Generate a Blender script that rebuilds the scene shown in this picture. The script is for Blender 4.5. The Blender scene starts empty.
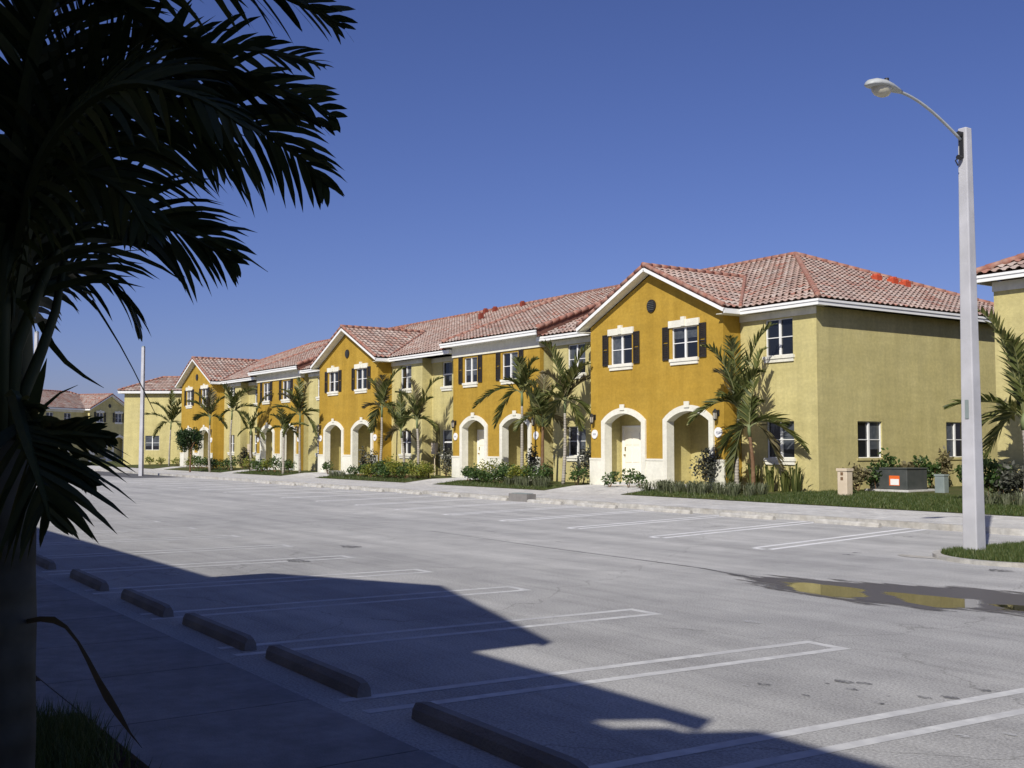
import bpy, bmesh, math, random
from mathutils import Vector, Matrix
from mathutils.geometry import tessellate_polygon
R = math.radians
sc = bpy.context.scene
col = sc.collection
rnd = random.Random(7)

# ------------------------------------------------------------------ camera
FL = 1110.0; EYE = 1.7
PITCH = math.atan(63/FL); YAW = math.atan(757/FL)
CV = Vector((-math.cos(YAW), math.sin(YAW), 0)); CR = Vector((CV.y, -CV.x, 0))
CF = CV*math.cos(PITCH) + Vector((0, 0, math.sin(PITCH)))
CU = CR.cross(CF)
CC = Vector((0, 0, EYE))
def ray(px, py): return CF + CR*((px-512)/FL) - CU*((py-384)/FL)
def gnd(px, py, z=0.0):
    d = ray(px, py); return CC + d*((z-EYE)/d.z)
def onY(px, py, y):
    d = ray(px, py); return CC + d*(y/d.y)
def dep(px, py, d): return CC + ray(px, py)*d
cd = bpy.data.cameras.new('camera'); cam = bpy.data.objects.new('camera', cd); col.objects.link(cam)
cd.sensor_width = 36; cd.lens = FL/1024*36; cd.clip_start = .05; cd.clip_end = 6000
cam.matrix_world = Matrix((( CR.x, CU.x, -CF.x, CC.x), (CR.y, CU.y, -CF.y, CC.y), (CR.z, CU.z, -CF.z, CC.z), (0, 0, 0, 1)))
sc.camera = cam

# ------------------------------------------------------------------ light
SUN = Vector((.415, -.682, .602)).normalized()
el = math.asin(SUN.z)
w = bpy.data.worlds.new('World'); sc.world = w; w.use_nodes = True
nt = w.node_tree; bg = nt.nodes['Background']
sky = nt.nodes.new('ShaderNodeTexSky'); sky.sky_type = 'NISHITA'; sky.sun_disc = False
sky.sun_elevation = el; sky.sun_rotation = math.atan2(SUN.x, SUN.y)
sky.air_density = 1.0; sky.dust_density = 0.6; sky.ozone_density = 5.0; sky.altitude = 0
hs = nt.nodes.new('ShaderNodeHueSaturation'); hs.inputs['Saturation'].default_value = 1.0
tm = nt.nodes.new('ShaderNodeMix'); tm.data_type = 'RGBA'; tm.blend_type = 'MULTIPLY'; tm.inputs[0].default_value = 1; tm.inputs[7].default_value = (1.16, 1.08, 1.62, 1)
nt.links.new(sky.outputs[0], hs.inputs['Color']); nt.links.new(hs.outputs[0], tm.inputs[6]); nt.links.new(tm.outputs[2], bg.inputs[0]); bg.inputs[1].default_value = 0.05
sd = bpy.data.lights.new('sun', 'SUN'); so = bpy.data.objects.new('sun', sd); col.objects.link(so)
sd.energy = 4.8; sd.angle = R(.5); sd.color = (1, .955, .88)
so.rotation_euler = SUN.to_track_quat('Z', 'Y').to_euler(); so.location = (20, -30, 40)
sc.view_settings.view_transform = 'Standard'; sc.view_settings.look = 'None'; sc.view_settings.gamma = 1
sc.view_settings.exposure = 0.0

# ------------------------------------------------------------------ helpers
def tag(o, label=None, cat=None, group=None, kind=None):
    if label: o['label'] = label
    if cat: o['category'] = cat
    if group: o['group'] = group
    if kind: o['kind'] = kind
    return o
def empty(name, loc=(0, 0, 0), rz=0):
    o = bpy.data.objects.new(name, None); col.objects.link(o); o.location = loc; o.rotation_euler = (0, 0, rz)
    o.empty_display_size = .3; return o
class MB:
    def __init__(s): s.v = []; s.f = []; s.m = []; s.uv = {}
    def add(s, vs, fs, m=0):
        b = len(s.v); s.v += [tuple(v) for v in vs]
        for f in fs: s.f.append(tuple(b+i for i in f)); s.m.append(m)
        return s
    def box(s, x0, x1, y0, y1, z0, z1, m=0):
        return s.add([(x0,y0,z0),(x1,y0,z0),(x1,y1,z0),(x0,y1,z0),(x0,y0,z1),(x1,y0,z1),(x1,y1,z1),(x0,y1,z1)],
            [(0,3,2,1),(4,5,6,7),(0,1,5,4),(1,2,6,5),(2,3,7,6),(3,0,4,7)], m)
    def beam(s, a, b, wx, wz, m=0, up=Vector((0,0,1))):
        a = Vector(a); b = Vector(b); t = (b-a).normalized(); sd_ = t.cross(up).normalized(); u = sd_.cross(t)
        vs = []
        for p in (a, b):
            for i, j in ((-1,-1),(1,-1),(1,1),(-1,1)): vs.append(p+sd_*(i*wx/2)+u*(j*wz/2))
        return s.add(vs, [(0,3,2,1),(4,5,6,7),(0,1,5,4),(1,2,6,5),(2,3,7,6),(3,0,4,7)][:6], m)
    def tube(s, pts, rad, n=8, m=0, cap=True):
        pts = [Vector(p) for p in pts]; k = len(pts)
        if not hasattr(rad, '__len__'): rad = [rad]*k
        vs = []; ref = None
        for i, p in enumerate(pts):
            t = (pts[min(i+1, k-1)]-pts[max(i-1, 0)]).normalized()
            if ref is None: ref = Vector((1,0,0)) if abs(t.x) < .9 else Vector((0,1,0))
            a = (ref - t*ref.dot(t)).normalized(); b = t.cross(a); ref = a
            for j in range(n):
                q = 2*math.pi*j/n; vs.append(p+(a*math.cos(q)+b*math.sin(q))*rad[i])
        fs = [(i*n+j, i*n+(j+1) % n, (i+1)*n+(j+1) % n, (i+1)*n+j) for i in range(k-1) for j in range(n)]
        if cap: fs += [tuple(range(n))[::-1], tuple((k-1)*n+j for j in range(n))]
        return s.add(vs, fs, m)
    def build(s, name, mats, parent=None, smooth=False):
        me = bpy.data.meshes.new(name); me.from_pydata(s.v, [], s.f)
        if not isinstance(mats, (list, tuple)): mats = [mats]
        for m in mats: me.materials.append(m)
        me.polygons.foreach_set('material_index', s.m)
        if smooth: me.polygons.foreach_set('use_smooth', [True]*len(s.f))
        me.update()
        o = bpy.data.objects.new(name, me); col.objects.link(o)
        if parent: o.parent = parent
        return o

# ------------------------------------------------------------------ materials
def mat(name, base, rough=.8, spec=.3, c2=None, scale=3, bump=0, bscale=60, metal=0, detail=6, c3=None, s3=.5, f3=.5):
    m = bpy.data.materials.new(name); m.use_nodes = True; n = m.node_tree; N = n.nodes; L = n.links
    p = N['Principled BSDF']; p.inputs['Roughness'].default_value = rough; p.inputs['Specular IOR Level'].default_value = spec
    p.inputs['Metallic'].default_value = metal; p.inputs['Base Color'].default_value = (*base, 1)
    tc = N.new('ShaderNodeTexCoord')
    if c2:
        no = N.new('ShaderNodeTexNoise'); no.inputs['Scale'].default_value = scale; no.inputs['Detail'].default_value = detail
        rp = N.new('ShaderNodeValToRGB'); rp.color_ramp.elements[0].position = .35; rp.color_ramp.elements[1].position = .65
        rp.color_ramp.elements[0].color = (*base, 1); rp.color_ramp.elements[1].color = (*c2, 1)
        L.new(tc.outputs['Object'], no.inputs['Vector']); L.new(no.outputs[0], rp.inputs[0]); out = rp.outputs[0]
        if c3:
            n3 = N.new('ShaderNodeTexNoise'); n3.inputs['Scale'].default_value = s3; n3.inputs['Detail'].default_value = 5
            r3 = N.new('ShaderNodeMapRange'); r3.inputs[1].default_value = .4; r3.inputs[2].default_value = .7
            r3.inputs[4].default_value = f3
            mx = N.new('ShaderNodeMix'); mx.data_type = 'RGBA'; mx.inputs[7].default_value = (*c3, 1)
            L.new(tc.outputs['Object'], n3.inputs['Vector']); L.new(n3.outputs[0], r3.inputs[0])
            L.new(r3.outputs[0], mx.inputs[0]); L.new(out, mx.inputs[6]); out = mx.outputs[2]
        L.new(out, p.inputs['Base Color'])
    if bump:
        nb = N.new('ShaderNodeTexNoise'); nb.inputs['Scale'].default_value = bscale; nb.inputs['Detail'].default_value = 5
        bu = N.new('ShaderNodeBump'); bu.inputs['Strength'].default_value = bump; bu.inputs['Distance'].default_value = .02
        L.new(tc.outputs['Object'], nb.inputs['Vector']); L.new(nb.outputs[0], bu.inputs['Height']); L.new(bu.outputs[0], p.inputs['Normal'])
    return m
M = {}
M['yellow'] = mat('yellow_stucco', (.56, .49, .215), .9, .15, (.59, .52, .24), 1.3, .5, 45, c3=(.50, .435, .185), s3=.35, f3=.5)
M['ochre'] = mat('ochre_stucco', (.43, .27, .040), .9, .15, (.465, .30, .05), 1.6, .5, 45, c3=(.385, .235, .033), s3=.4, f3=.5)
M['cream'] = mat('cream_stucco', (.74, .72, .60), .85, .2, (.80, .78, .66), 2, .25, 50)
M['white'] = mat('white_trim', (.84, .84, .80), .5, .35, (.80, .80, .76), 4)
M['shutter'] = mat('bronze_shutter', (.022, .019, .017), .45, .4, (.032, .027, .022), 8)
M['glass'] = mat('dark_window_glass', (.012, .014, .018), .06, .6)
M['curtain'] = mat('pale_curtain', (.10, .11, .12), .25, .5, (.06, .07, .08), 6)
M['door'] = mat('white_door', (.86, .83, .70), .5, .35)
M['brass'] = mat('brass', (.35, .27, .1), .3, .5, metal=1)
M['dark_metal'] = mat('black_metal', (.02, .02, .02), .5, .4)
M['lampglass'] = mat('lantern_glass', (.45, .42, .35), .2, .5)
M['ridge'] = mat('red_ridge_tile', (.33, .13, .09), .8, .2, (.28, .15, .115), 7, .2, 20, c3=(.40, .26, .20), s3=5, f3=.8)
M['ventred'] = mat('red_roof_vent', (.24, .05, .028), .7, .3, (.19, .045, .03), 9)
M['concrete'] = mat('concrete', (.56, .55, .53), .9, .2, (.66, .65, .62), 2.0, .3, 70, c3=(.48, .47, .44), s3=.6, f3=.7)
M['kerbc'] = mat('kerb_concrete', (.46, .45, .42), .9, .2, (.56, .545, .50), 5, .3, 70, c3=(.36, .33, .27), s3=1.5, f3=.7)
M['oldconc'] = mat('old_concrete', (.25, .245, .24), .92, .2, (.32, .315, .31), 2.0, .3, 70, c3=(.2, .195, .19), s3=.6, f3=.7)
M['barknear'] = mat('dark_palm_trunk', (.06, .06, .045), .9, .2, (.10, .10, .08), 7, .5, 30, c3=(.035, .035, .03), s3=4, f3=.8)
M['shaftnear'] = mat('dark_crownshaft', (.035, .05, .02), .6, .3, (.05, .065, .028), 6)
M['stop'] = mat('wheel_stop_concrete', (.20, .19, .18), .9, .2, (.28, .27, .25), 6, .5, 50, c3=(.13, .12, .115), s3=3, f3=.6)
M['pole'] = mat('pole_concrete', (.44, .44, .46), .9, .2, (.53, .53, .55), 3, .3, 90, c3=(.38, .38, .38), s3=1, f3=.6)
M['steel'] = mat('grey_steel', (.38, .40, .39), .45, .4, (.46, .48, .47), 5)
M['dome'] = mat('lamp_dome', (.55, .52, .40), .2, .5)
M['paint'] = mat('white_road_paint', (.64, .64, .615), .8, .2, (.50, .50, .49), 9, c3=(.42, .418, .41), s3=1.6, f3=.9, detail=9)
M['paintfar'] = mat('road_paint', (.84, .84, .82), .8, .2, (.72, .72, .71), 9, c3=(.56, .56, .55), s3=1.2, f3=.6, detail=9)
M['mulch'] = mat('dark_mulch', (.035, .022, .014), 1, .1, (.07, .04, .025), 9, .8, 30)
M['grassg'] = mat('lawn_soil', (.055, .075, .022), 1, .1, (.09, .10, .035), 4, .6, 40, c3=(.12, .10, .05), s3=1.2, f3=.5)
M['field'] = mat('far_field', (.09, .10, .05), 1, .1, (.16, .14, .09), .05, c3=(.2, .18, .14), s3=.02, f3=.6)
M['beige'] = mat('beige_plastic', (.60, .50, .36), .6, .3, (.66, .56, .42), 4)
M['util'] = mat('grey_green_plastic', (.20, .24, .23), .6, .3, (.25, .29, .28), 4)
M['dgreen'] = mat('dark_green_grey_metal', (.055, .062, .058), .5, .4, (.075, .08, .075), 5)
M['orange'] = mat('orange_sticker', (.75, .15, .03), .5, .3)
M['label'] = mat('white_sticker', (.8, .8, .78), .5, .3)
M['grey_mark'] = mat('grey_lettering', (.3, .3, .32), .6, .3)
M['bark'] = mat('palm_trunk_grey', (.30, .27, .22), .9, .2, (.40, .37, .31), 9, .4, 30)
M['barkb'] = mat('palm_trunk_brown', (.16, .09, .05), .95, .1, (.22, .14, .08), 9, .5, 30)
M['shaft'] = mat('palm_crownshaft', (.13, .17, .07), .6, .3, (.17, .20, .09), 6)

def leafmat(name, a, b, c, tr=.25, rough=.5):
    m = bpy.data.materials.new(name); m.use_nodes = True; n = m.node_tree; N = n.nodes; L = n.links
    p = N['Principled BSDF']; p.inputs['Roughness'].default_value = rough; p.inputs['Specular IOR Level'].default_value = .35
    ge = N.new('ShaderNodeNewGeometry'); rp = N.new('ShaderNodeValToRGB')
    rp.color_ramp.elements[0].color = (*a, 1); rp.color_ramp.elements[1].color = (*c, 1)
    e = rp.color_ramp.elements.new(.6); e.color = (*b, 1)
    L.new(ge.outputs['Random Per Island'], rp.inputs[0]); L.new(rp.outputs[0], p.inputs['Base Color'])
    t = N.new('ShaderNodeBsdfTranslucent'); L.new(rp.outputs[0], t.inputs[0])
    mx = N.new('ShaderNodeMixShader'); mx.inputs[0].default_value = tr
    L.new(p.outputs[0], mx.inputs[1]); L.new(t.outputs[0], mx.inputs[2]); L.new(mx.outputs[0], N['Material Output'].inputs[0])
    return m
M['leaf'] = leafmat('palm_leaf', (.06, .08, .022), (.13, .15, .04), (.27, .26, .09), .3)
M['leafdry'] = leafmat('palm_leaf_dry', (.10, .085, .035), (.16, .14, .07), (.24, .20, .11))
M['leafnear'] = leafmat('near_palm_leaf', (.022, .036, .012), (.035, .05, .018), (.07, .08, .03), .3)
M['rachis'] = mat('frond_stem', (.16, .17, .07), .6, .3)
M['hedge'] = leafmat('hedge_leaf', (.03, .06, .015), (.06, .11, .028), (.12, .17, .045))
M['croton'] = leafmat('yellow_green_leaf', (.09, .13, .02), (.19, .21, .03), (.33, .30, .05))
M['lirio'] = leafmat('pale_grass_leaf', (.09, .11, .05), (.16, .18, .10), (.27, .28, .18))
M['conif'] = leafmat('dull_dark_leaf', (.045, .05, .035), (.075, .08, .06), (.13, .13, .10), .15)
M['turf'] = leafmat('turf_blade', (.045, .075, .018), (.075, .11, .028), (.14, .15, .05))
M['tree'] = leafmat('broad_leaf', (.02, .045, .012), (.035, .07, .02), (.07, .11, .035))
M['deadleaf'] = leafmat('dead_leaf', (.08, .06, .04), (.1, .08, .05), (.12, .1, .07), .1)

def weather(m, amt=.10):
    N = m.node_tree.nodes; L = m.node_tree.links; p = N['Principled BSDF']; src = p.inputs['Base Color'].links[0].from_socket
    tc = N.new('ShaderNodeTexCoord'); out = src
    for st, lo, k in (((2.2, 2.2, .25), .38, amt), ((.6, .6, 3.2), .36, amt*.7), ((9, 9, 11), .40, amt*.8)):
        mp = N.new('ShaderNodeMapping'); mp.inputs['Scale'].default_value = st; no = N.new('ShaderNodeTexNoise'); no.inputs['Scale'].default_value = 1; no.inputs['Detail'].default_value = 7; no.inputs['Roughness'].default_value = .65
        r = N.new('ShaderNodeMapRange'); r.inputs[1].default_value = lo; r.inputs[2].default_value = .62; r.inputs[3].default_value = 1-k; r.inputs[4].default_value = 1+k*.45
        L.new(tc.outputs['Object'], mp.inputs[0]); L.new(mp.outputs[0], no.inputs[0]); L.new(no.outputs[0], r.inputs[0])
        x = N.new('ShaderNodeMix'); x.data_type = 'RGBA'; x.blend_type = 'MULTIPLY'; x.inputs[0].default_value = 1; L.new(out, x.inputs[6]); L.new(r.outputs[0], x.inputs[7]); out = x.outputs[2]
    L.new(out, p.inputs['Base Color'])
for k_ in ('yellow', 'ochre'): weather(M[k_], .11)
weather(M['cream'], .07); weather(M['concrete'], .14); weather(M['kerbc'], .16); weather(M['oldconc'], .12)
def trunk_bands(m):
    N = m.node_tree.nodes; L = m.node_tree.links; p = N['Principled BSDF']
    tc = N.new('ShaderNodeTexCoord'); wv = N.new('ShaderNodeTexWave'); wv.bands_direction = 'Z'; wv.inputs['Scale'].default_value = 3.2; wv.inputs['Distortion'].default_value = 1.2
    bu = N.new('ShaderNodeBump'); bu.inputs['Strength'].default_value = .5; bu.inputs['Distance'].default_value = .02
    L.new(tc.outputs['Object'], wv.inputs[0]); L.new(wv.outputs['Fac'], bu.inputs['Height']); L.new(bu.outputs[0], p.inputs['Normal'])
trunk_bands(M['bark']); trunk_bands(M['barknear'])

def asphalt():
    m = bpy.data.materials.new('old_asphalt'); m.use_nodes = True; n = m.node_tree; N = n.nodes; L = n.links
    p = N['Principled BSDF']; p.inputs['Roughness'].default_value = .93; p.inputs['Specular IOR Level'].default_value = .2
    tc = N.new('ShaderNodeTexCoord')
    def noise(sc_, det, vec=None, st=None):
        a = N.new('ShaderNodeTexNoise'); a.inputs['Scale'].default_value = sc_; a.inputs['Detail'].default_value = det
        if st:
            mp = N.new('ShaderNodeMapping'); mp.inputs['Scale'].default_value = st; L.new(tc.outputs['Object'], mp.inputs[0]); L.new(mp.outputs[0], a.inputs['Vector'])
        else: L.new(tc.outputs['Object'], a.inputs['Vector'])
        return a.outputs[0]
    def ramp(src, p0, c0, p1, c1):
        r = N.new('ShaderNodeValToRGB'); r.color_ramp.elements[0].position = p0; r.color_ramp.elements[1].position = p1
        r.color_ramp.elements[0].color = c0; r.color_ramp.elements[1].color = c1; L.new(src, r.inputs[0]); return r.outputs[0]
    def mul(a, b, f=1):
        x = N.new('ShaderNodeMix'); x.data_type = 'RGBA'; x.blend_type = 'MULTIPLY'; x.inputs[0].default_value = f
        L.new(a, x.inputs[6]); L.new(b, x.inputs[7]); return x.outputs[2]
    fine = ramp(noise(55, 6), .32, (.285, .282, .277, 1), .68, (.52, .515, .50, 1))
    fine2 = ramp(noise(190, 2), .35, (.82, .82, .82, 1), .65, (1.14, 1.14, 1.14, 1))
    mid = ramp(noise(1.6, 9), .3, (.86, .86, .86, 1), .7, (1.07, 1.07, 1.06, 1))
    strk = ramp(noise(1, 7, st=(.05, 1.4, 1)), .3, (.85, .85, .85, 1), .66, (1.07, 1.07, 1.06, 1))
    strk2 = ramp(noise(1, 9, st=(.35, 7, 1)), .25, (.86, .86, .86, 1), .5, (1.0, 1.0, 1.0, 1))
    big = ramp(noise(.16, 4), .35, (.88, .88, .88, 1), .6, (1.06, 1.055, 1.04, 1))
    spot = ramp(noise(7, 4), .24, (.5, .49, .49, 1), .32, (1, 1, 1, 1))
    spotm = ramp(noise(.5, 3), .46, (1, 1, 1, 1), .6, (.0, .0, .0, 1))
    mx = N.new('ShaderNodeMix'); mx.data_type = 'RGBA'; L.new(spotm, mx.inputs[0]); L.new(spot, mx.inputs[6]); mx.inputs[7].default_value = (1, 1, 1, 1)
    vo = N.new('ShaderNodeTexVoronoi'); vo.feature = 'DISTANCE_TO_EDGE'; vo.inputs['Scale'].default_value = .22
    nv = N.new('ShaderNodeTexNoise'); nv.inputs['Scale'].default_value = 1.3; nv.inputs['Detail'].default_value = 8; L.new(tc.outputs['Object'], nv.inputs[0])
    va = N.new('ShaderNodeMix'); va.data_type = 'RGBA'; va.blend_type = 'ADD'; va.inputs[0].default_value = 1.6; L.new(tc.outputs['Object'], va.inputs[6]); L.new(nv.outputs[1], va.inputs[7]); L.new(va.outputs[2], vo.inputs['Vector'])
    crk = ramp(vo.outputs['Distance'], .0008, (.72, .72, .71, 1), .003, (1, 1, 1, 1))
    c = mul(mul(mul(mul(mul(mul(mul(fine, fine2), mid), strk), strk2), big), mx.outputs[2]), crk, 1)
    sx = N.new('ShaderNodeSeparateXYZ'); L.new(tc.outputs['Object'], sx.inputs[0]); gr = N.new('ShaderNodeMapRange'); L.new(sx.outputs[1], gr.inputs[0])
    gr.inputs[1].default_value = 4; gr.inputs[2].default_value = 16; gr.inputs[3].default_value = .95; gr.inputs[4].default_value = 1.22  # bleached paler towards far stalls; near colour darkened to deepen the foreground shade
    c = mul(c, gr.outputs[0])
    L.new(c, p.inputs['Base Color'])
    bu = N.new('ShaderNodeBump'); bu.inputs['Strength'].default_value = .35; bu.inputs['Distance'].default_value = .01
    L.new(noise(120, 3), bu.inputs['Height']); L.new(bu.outputs[0], p.inputs['Normal'])
    return m
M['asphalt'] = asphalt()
M['dkasph'] = mat('dark_asphalt', (.10, .10, .105), .9, .2, (.13, .13, .135), 3, .2, 80)
M['crack'] = mat('crack_line', (.10, .10, .10), .95, .1, (.2, .2, .2), 4)
M['damp'] = mat('damp_asphalt', (.085, .08, .075), .55, .4, (.12, .115, .105), 3, .3, 80, c3=(.16, .155, .15), s3=1.5, f3=.6)
M['stain'] = mat('oil_stain', (.10, .10, .10), .8, .3, (.17, .17, .17), 12)
M['palestain'] = mat('pale_spill', (.55, .55, .53), .9, .2, (.42, .42, .42), 12)
def worn(m, sc_, lo, hi, a0, a1=1.0):
    N = m.node_tree.nodes; L = m.node_tree.links; tc = N.new('ShaderNodeTexCoord'); no = N.new('ShaderNodeTexNoise'); no.inputs['Scale'].default_value = sc_; no.inputs['Detail'].default_value = 9; no.inputs['Roughness'].default_value = .7
    mr = N.new('ShaderNodeMapRange'); mr.inputs[1].default_value = lo; mr.inputs[2].default_value = hi; mr.inputs[3].default_value = a0; mr.inputs[4].default_value = a1
    L.new(tc.outputs['Object'], no.inputs[0]); L.new(no.outputs[0], mr.inputs[0]); L.new(mr.outputs[0], N['Principled BSDF'].inputs['Alpha'])
worn(M['stain'], 14, .4, .6, 0, .85); worn(M['palestain'], 14, .4, .6, 0, .9); worn(M['damp'], 7, .30, .50, .25, 1); worn(M['crack'], 8, .35, .6, .2, .9)
wm = mat('puddle_water', (.035, .032, .026), .02, 1.0); M['water'] = wm
wn_ = wm.node_tree; nb_ = wn_.nodes.new('ShaderNodeTexNoise'); nb_.inputs['Scale'].default_value = 2.2; nb_.inputs['Detail'].default_value = 3; bb_ = wn_.nodes.new('ShaderNodeBump'); bb_.inputs['Strength'].default_value = .12; bb_.inputs['Distance'].default_value = .01
wn_.links.new(nb_.outputs[0], bb_.inputs['Height']); wn_.links.new(bb_.outputs[0], wn_.nodes['Principled BSDF'].inputs['Normal'])

def tilemat():
    m = bpy.data.materials.new('barrel_roof_tile'); m.use_nodes = True; n = m.node_tree; N = n.nodes; L = n.links
    p = N['Principled BSDF']; p.inputs['Roughness'].default_value = .85; p.inputs['Specular IOR Level'].default_value = .2
    uv = N.new('ShaderNodeUVMap'); uv.uv_map = 'tile'
    fl = N.new('ShaderNodeVectorMath'); fl.operation = 'FLOOR'; L.new(uv.outputs[0], fl.inputs[0])
    wn = N.new('ShaderNodeTexWhiteNoise'); wn.noise_dimensions = '2D'; L.new(fl.outputs[0], wn.inputs[0])
    rp = N.new('ShaderNodeValToRGB'); rp.color_ramp.interpolation = 'CONSTANT'
    cs = [(0, (.43, .31, .25)), (.2, (.47, .36, .30)), (.4, (.38, .25, .20)), (.52, (.49, .405, .345)), (.66, (.44, .32, .265)), (.82, (.36, .27, .23)), (.92, (.39, .20, .15))]
    e = rp.color_ramp.elements; e[0].position = 0; e[0].color = (*cs[0][1], 1); e[1].position = cs[1][0]; e[1].color = (*cs[1][1], 1)
    for q, c in cs[2:]: x = e.new(q); x.color = (*c, 1)
    L.new(wn.outputs[0], rp.inputs[0])
    no = N.new('ShaderNodeTexNoise'); no.inputs['Scale'].default_value = .7; no.inputs['Detail'].default_value = 5
    tc = N.new('ShaderNodeTexCoord'); L.new(tc.outputs['Object'], no.inputs[0])
    r2 = N.new('ShaderNodeValToRGB'); r2.color_ramp.elements[0].position = .3; r2.color_ramp.elements[0].color = (.8, .78, .78, 1); r2.color_ramp.elements[1].position = .7; r2.color_ramp.elements[1].color = (1.1, 1.1, 1.1, 1)
    L.new(no.outputs[0], r2.inputs[0])
    mx = N.new('ShaderNodeMix'); mx.data_type = 'RGBA'; mx.blend_type = 'MULTIPLY'; mx.inputs[0].default_value = 1
    L.new(rp.outputs[0], mx.inputs[6]); L.new(r2.outputs[0], mx.inputs[7]); L.new(mx.outputs[2], p.inputs['Base Color'])
    return m
M['tile'] = tilemat()
M['under'] = mat('roof_underlay', (.16, .08, .06), .9, .1)

TW, TC = .27, .36
def tile_plane(name, org, u, w_, poly, parent, ns=4):
    """barrel tiles over a convex polygon given in plane coordinates (u along the eave, w up the slope)"""
    org = Vector(org); u = Vector(u).normalized(); w_ = Vector(w_).normalized(); n = u.cross(w_).normalized()
    if n.z < 0: n = -n
    u0 = min(p[0] for p in poly); u1 = max(p[0] for p in poly); w0 = min(p[1] for p in poly); w1 = max(p[1] for p in poly)
    nu = int((u1-u0)/TW*ns)+1; nc = int((w1-w0)/TC)+1
    bm = bmesh.new(); uvl = bm.loops.layers.uv.new('tile')
    for c in range(nc):
        rows = []
        for (wt, hz) in ((c*TC-.03, .055), ((c+1)*TC, .012)):
            row = []
            for i in range(nu+1):
                uu = i*TW/ns; h = hz + .035*math.sin(2*math.pi*i/ns + .6)
                row.append((bm.verts.new(org + u*(u0+uu) + w_*(w0+wt) + n*h), uu/TW))
            rows.append(row)
        for i in range(nu):
            a, b, d, e = rows[0][i], rows[0][i+1], rows[1][i+1], rows[1][i]
            f = bm.faces.new((a[0], b[0], d[0], e[0])); f.smooth = True
            um = (a[1]+b[1])/2
            for lp, q in zip(f.loops, (a, b, d, e)): lp[uvl].uv = (math.floor(um+.001)+.5, c+.5)
    cx = sum(p[0] for p in poly)/len(poly); cw = sum(p[1] for p in poly)/len(poly)
    ctr = org+u*cx+w_*cw
    for i in range(len(poly)):
        a = poly[i]; b = poly[(i+1) % len(poly)]
        if a[1] == b[1] == w0: continue
        A = org+u*a[0]+w_*a[1]; B = org+u*b[0]+w_*b[1]; pn = (B-A).cross(n).normalized()
        if pn.dot(ctr-A) > 0: pn = -pn
        bmesh.ops.bisect_plane(bm, geom=bm.verts[:]+bm.edges[:]+bm.faces[:], plane_co=A, plane_no=pn, clear_outer=True, dist=1e-5)
    vs = [bm.verts.new(org+u*p[0]+w_*p[1]-n*.03) for p in poly]
    f = bm.faces.new(vs); f.material_index = 1
    me = bpy.data.meshes.new(name); bm.to_mesh(me); bm.free(); me.materials.append(M['tile']); me.materials.append(M['under'])
    o = bpy.data.objects.new(name, me); col.objects.link(o); o.parent = parent; return o
def ridge(parent, a, b, r=.085, name='ridge_cap'):
    a = Vector(a); b = Vector(b); k = max(2, int((b-a).length/.4)); mb = MB()
    for i in range(k):
        p = a.lerp(b, i/k); q = a.lerp(b, (i+1)/k+.02/k); mb.tube([p+Vector((0,0,.02)), q+Vector((0,0,.02))], [r*1.12, r*.95], 8)
    return mb.build(name, M['ridge'], parent, True)

# ---- wall with openings, in the plane y = y0 of the building's own frame (or x = const)
def arch_pts(x0, x1, zb, zs, zt, n=12):
    pts = [(x0, zb), (x1, zb), (x1, zs)]
    cx = (x0+x1)/2; a = (x1-x0)/2; h = zt-zs
    rr = (a*a+h*h)/(2*h); th = math.asin(min(1, a/rr))
    for i in range(1, n): 
        t = th-2*th*i/n; pts.append((cx+rr*math.sin(t), zt-rr+rr*math.cos(t)))
    pts.append((x0, zs)); return pts
def wall(name, outer, holes, y0, thick, m, parent, axis='y', out=-1):
    """outer/holes: (s,z) loops. axis y: wall lies at y=y0; axis x: at x=y0. thickness goes inward (-out)"""
    def P(s, z, d): return Vector((s, y0-out*d, z)) if axis == 'y' else Vector((y0-out*d, s, z))
    mb = MB(); loops = [outer]+holes
    tris = tessellate_polygon([[Vector((a, b, 0)) for a, b in lp] for lp in loops])
    flat = [p for lp in loops for p in lp]
    mb.add([P(a, b, 0) for a, b in flat], tris)
    mb.add([P(a, b, thick) for a, b in flat], [t[::-1] for t in tris])
    for lp in loops:
        k = len(lp)
        for i in range(k):
            a, b = lp[i], lp[(i+1) % k]
            mb.add([P(*a, 0), P(*b, 0), P(*b, thick), P(*a, thick)], [(0, 1, 2, 3)])
    o = mb.build(name, m, parent)
    bm = bmesh.new(); bm.from_mesh(o.data); bmesh.ops.remove_doubles(bm, verts=bm.verts, dist=1e-4)
    bmesh.ops.recalc_face_normals(bm, faces=bm.faces); bm.to_mesh(o.data); bm.free(); return o

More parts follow.
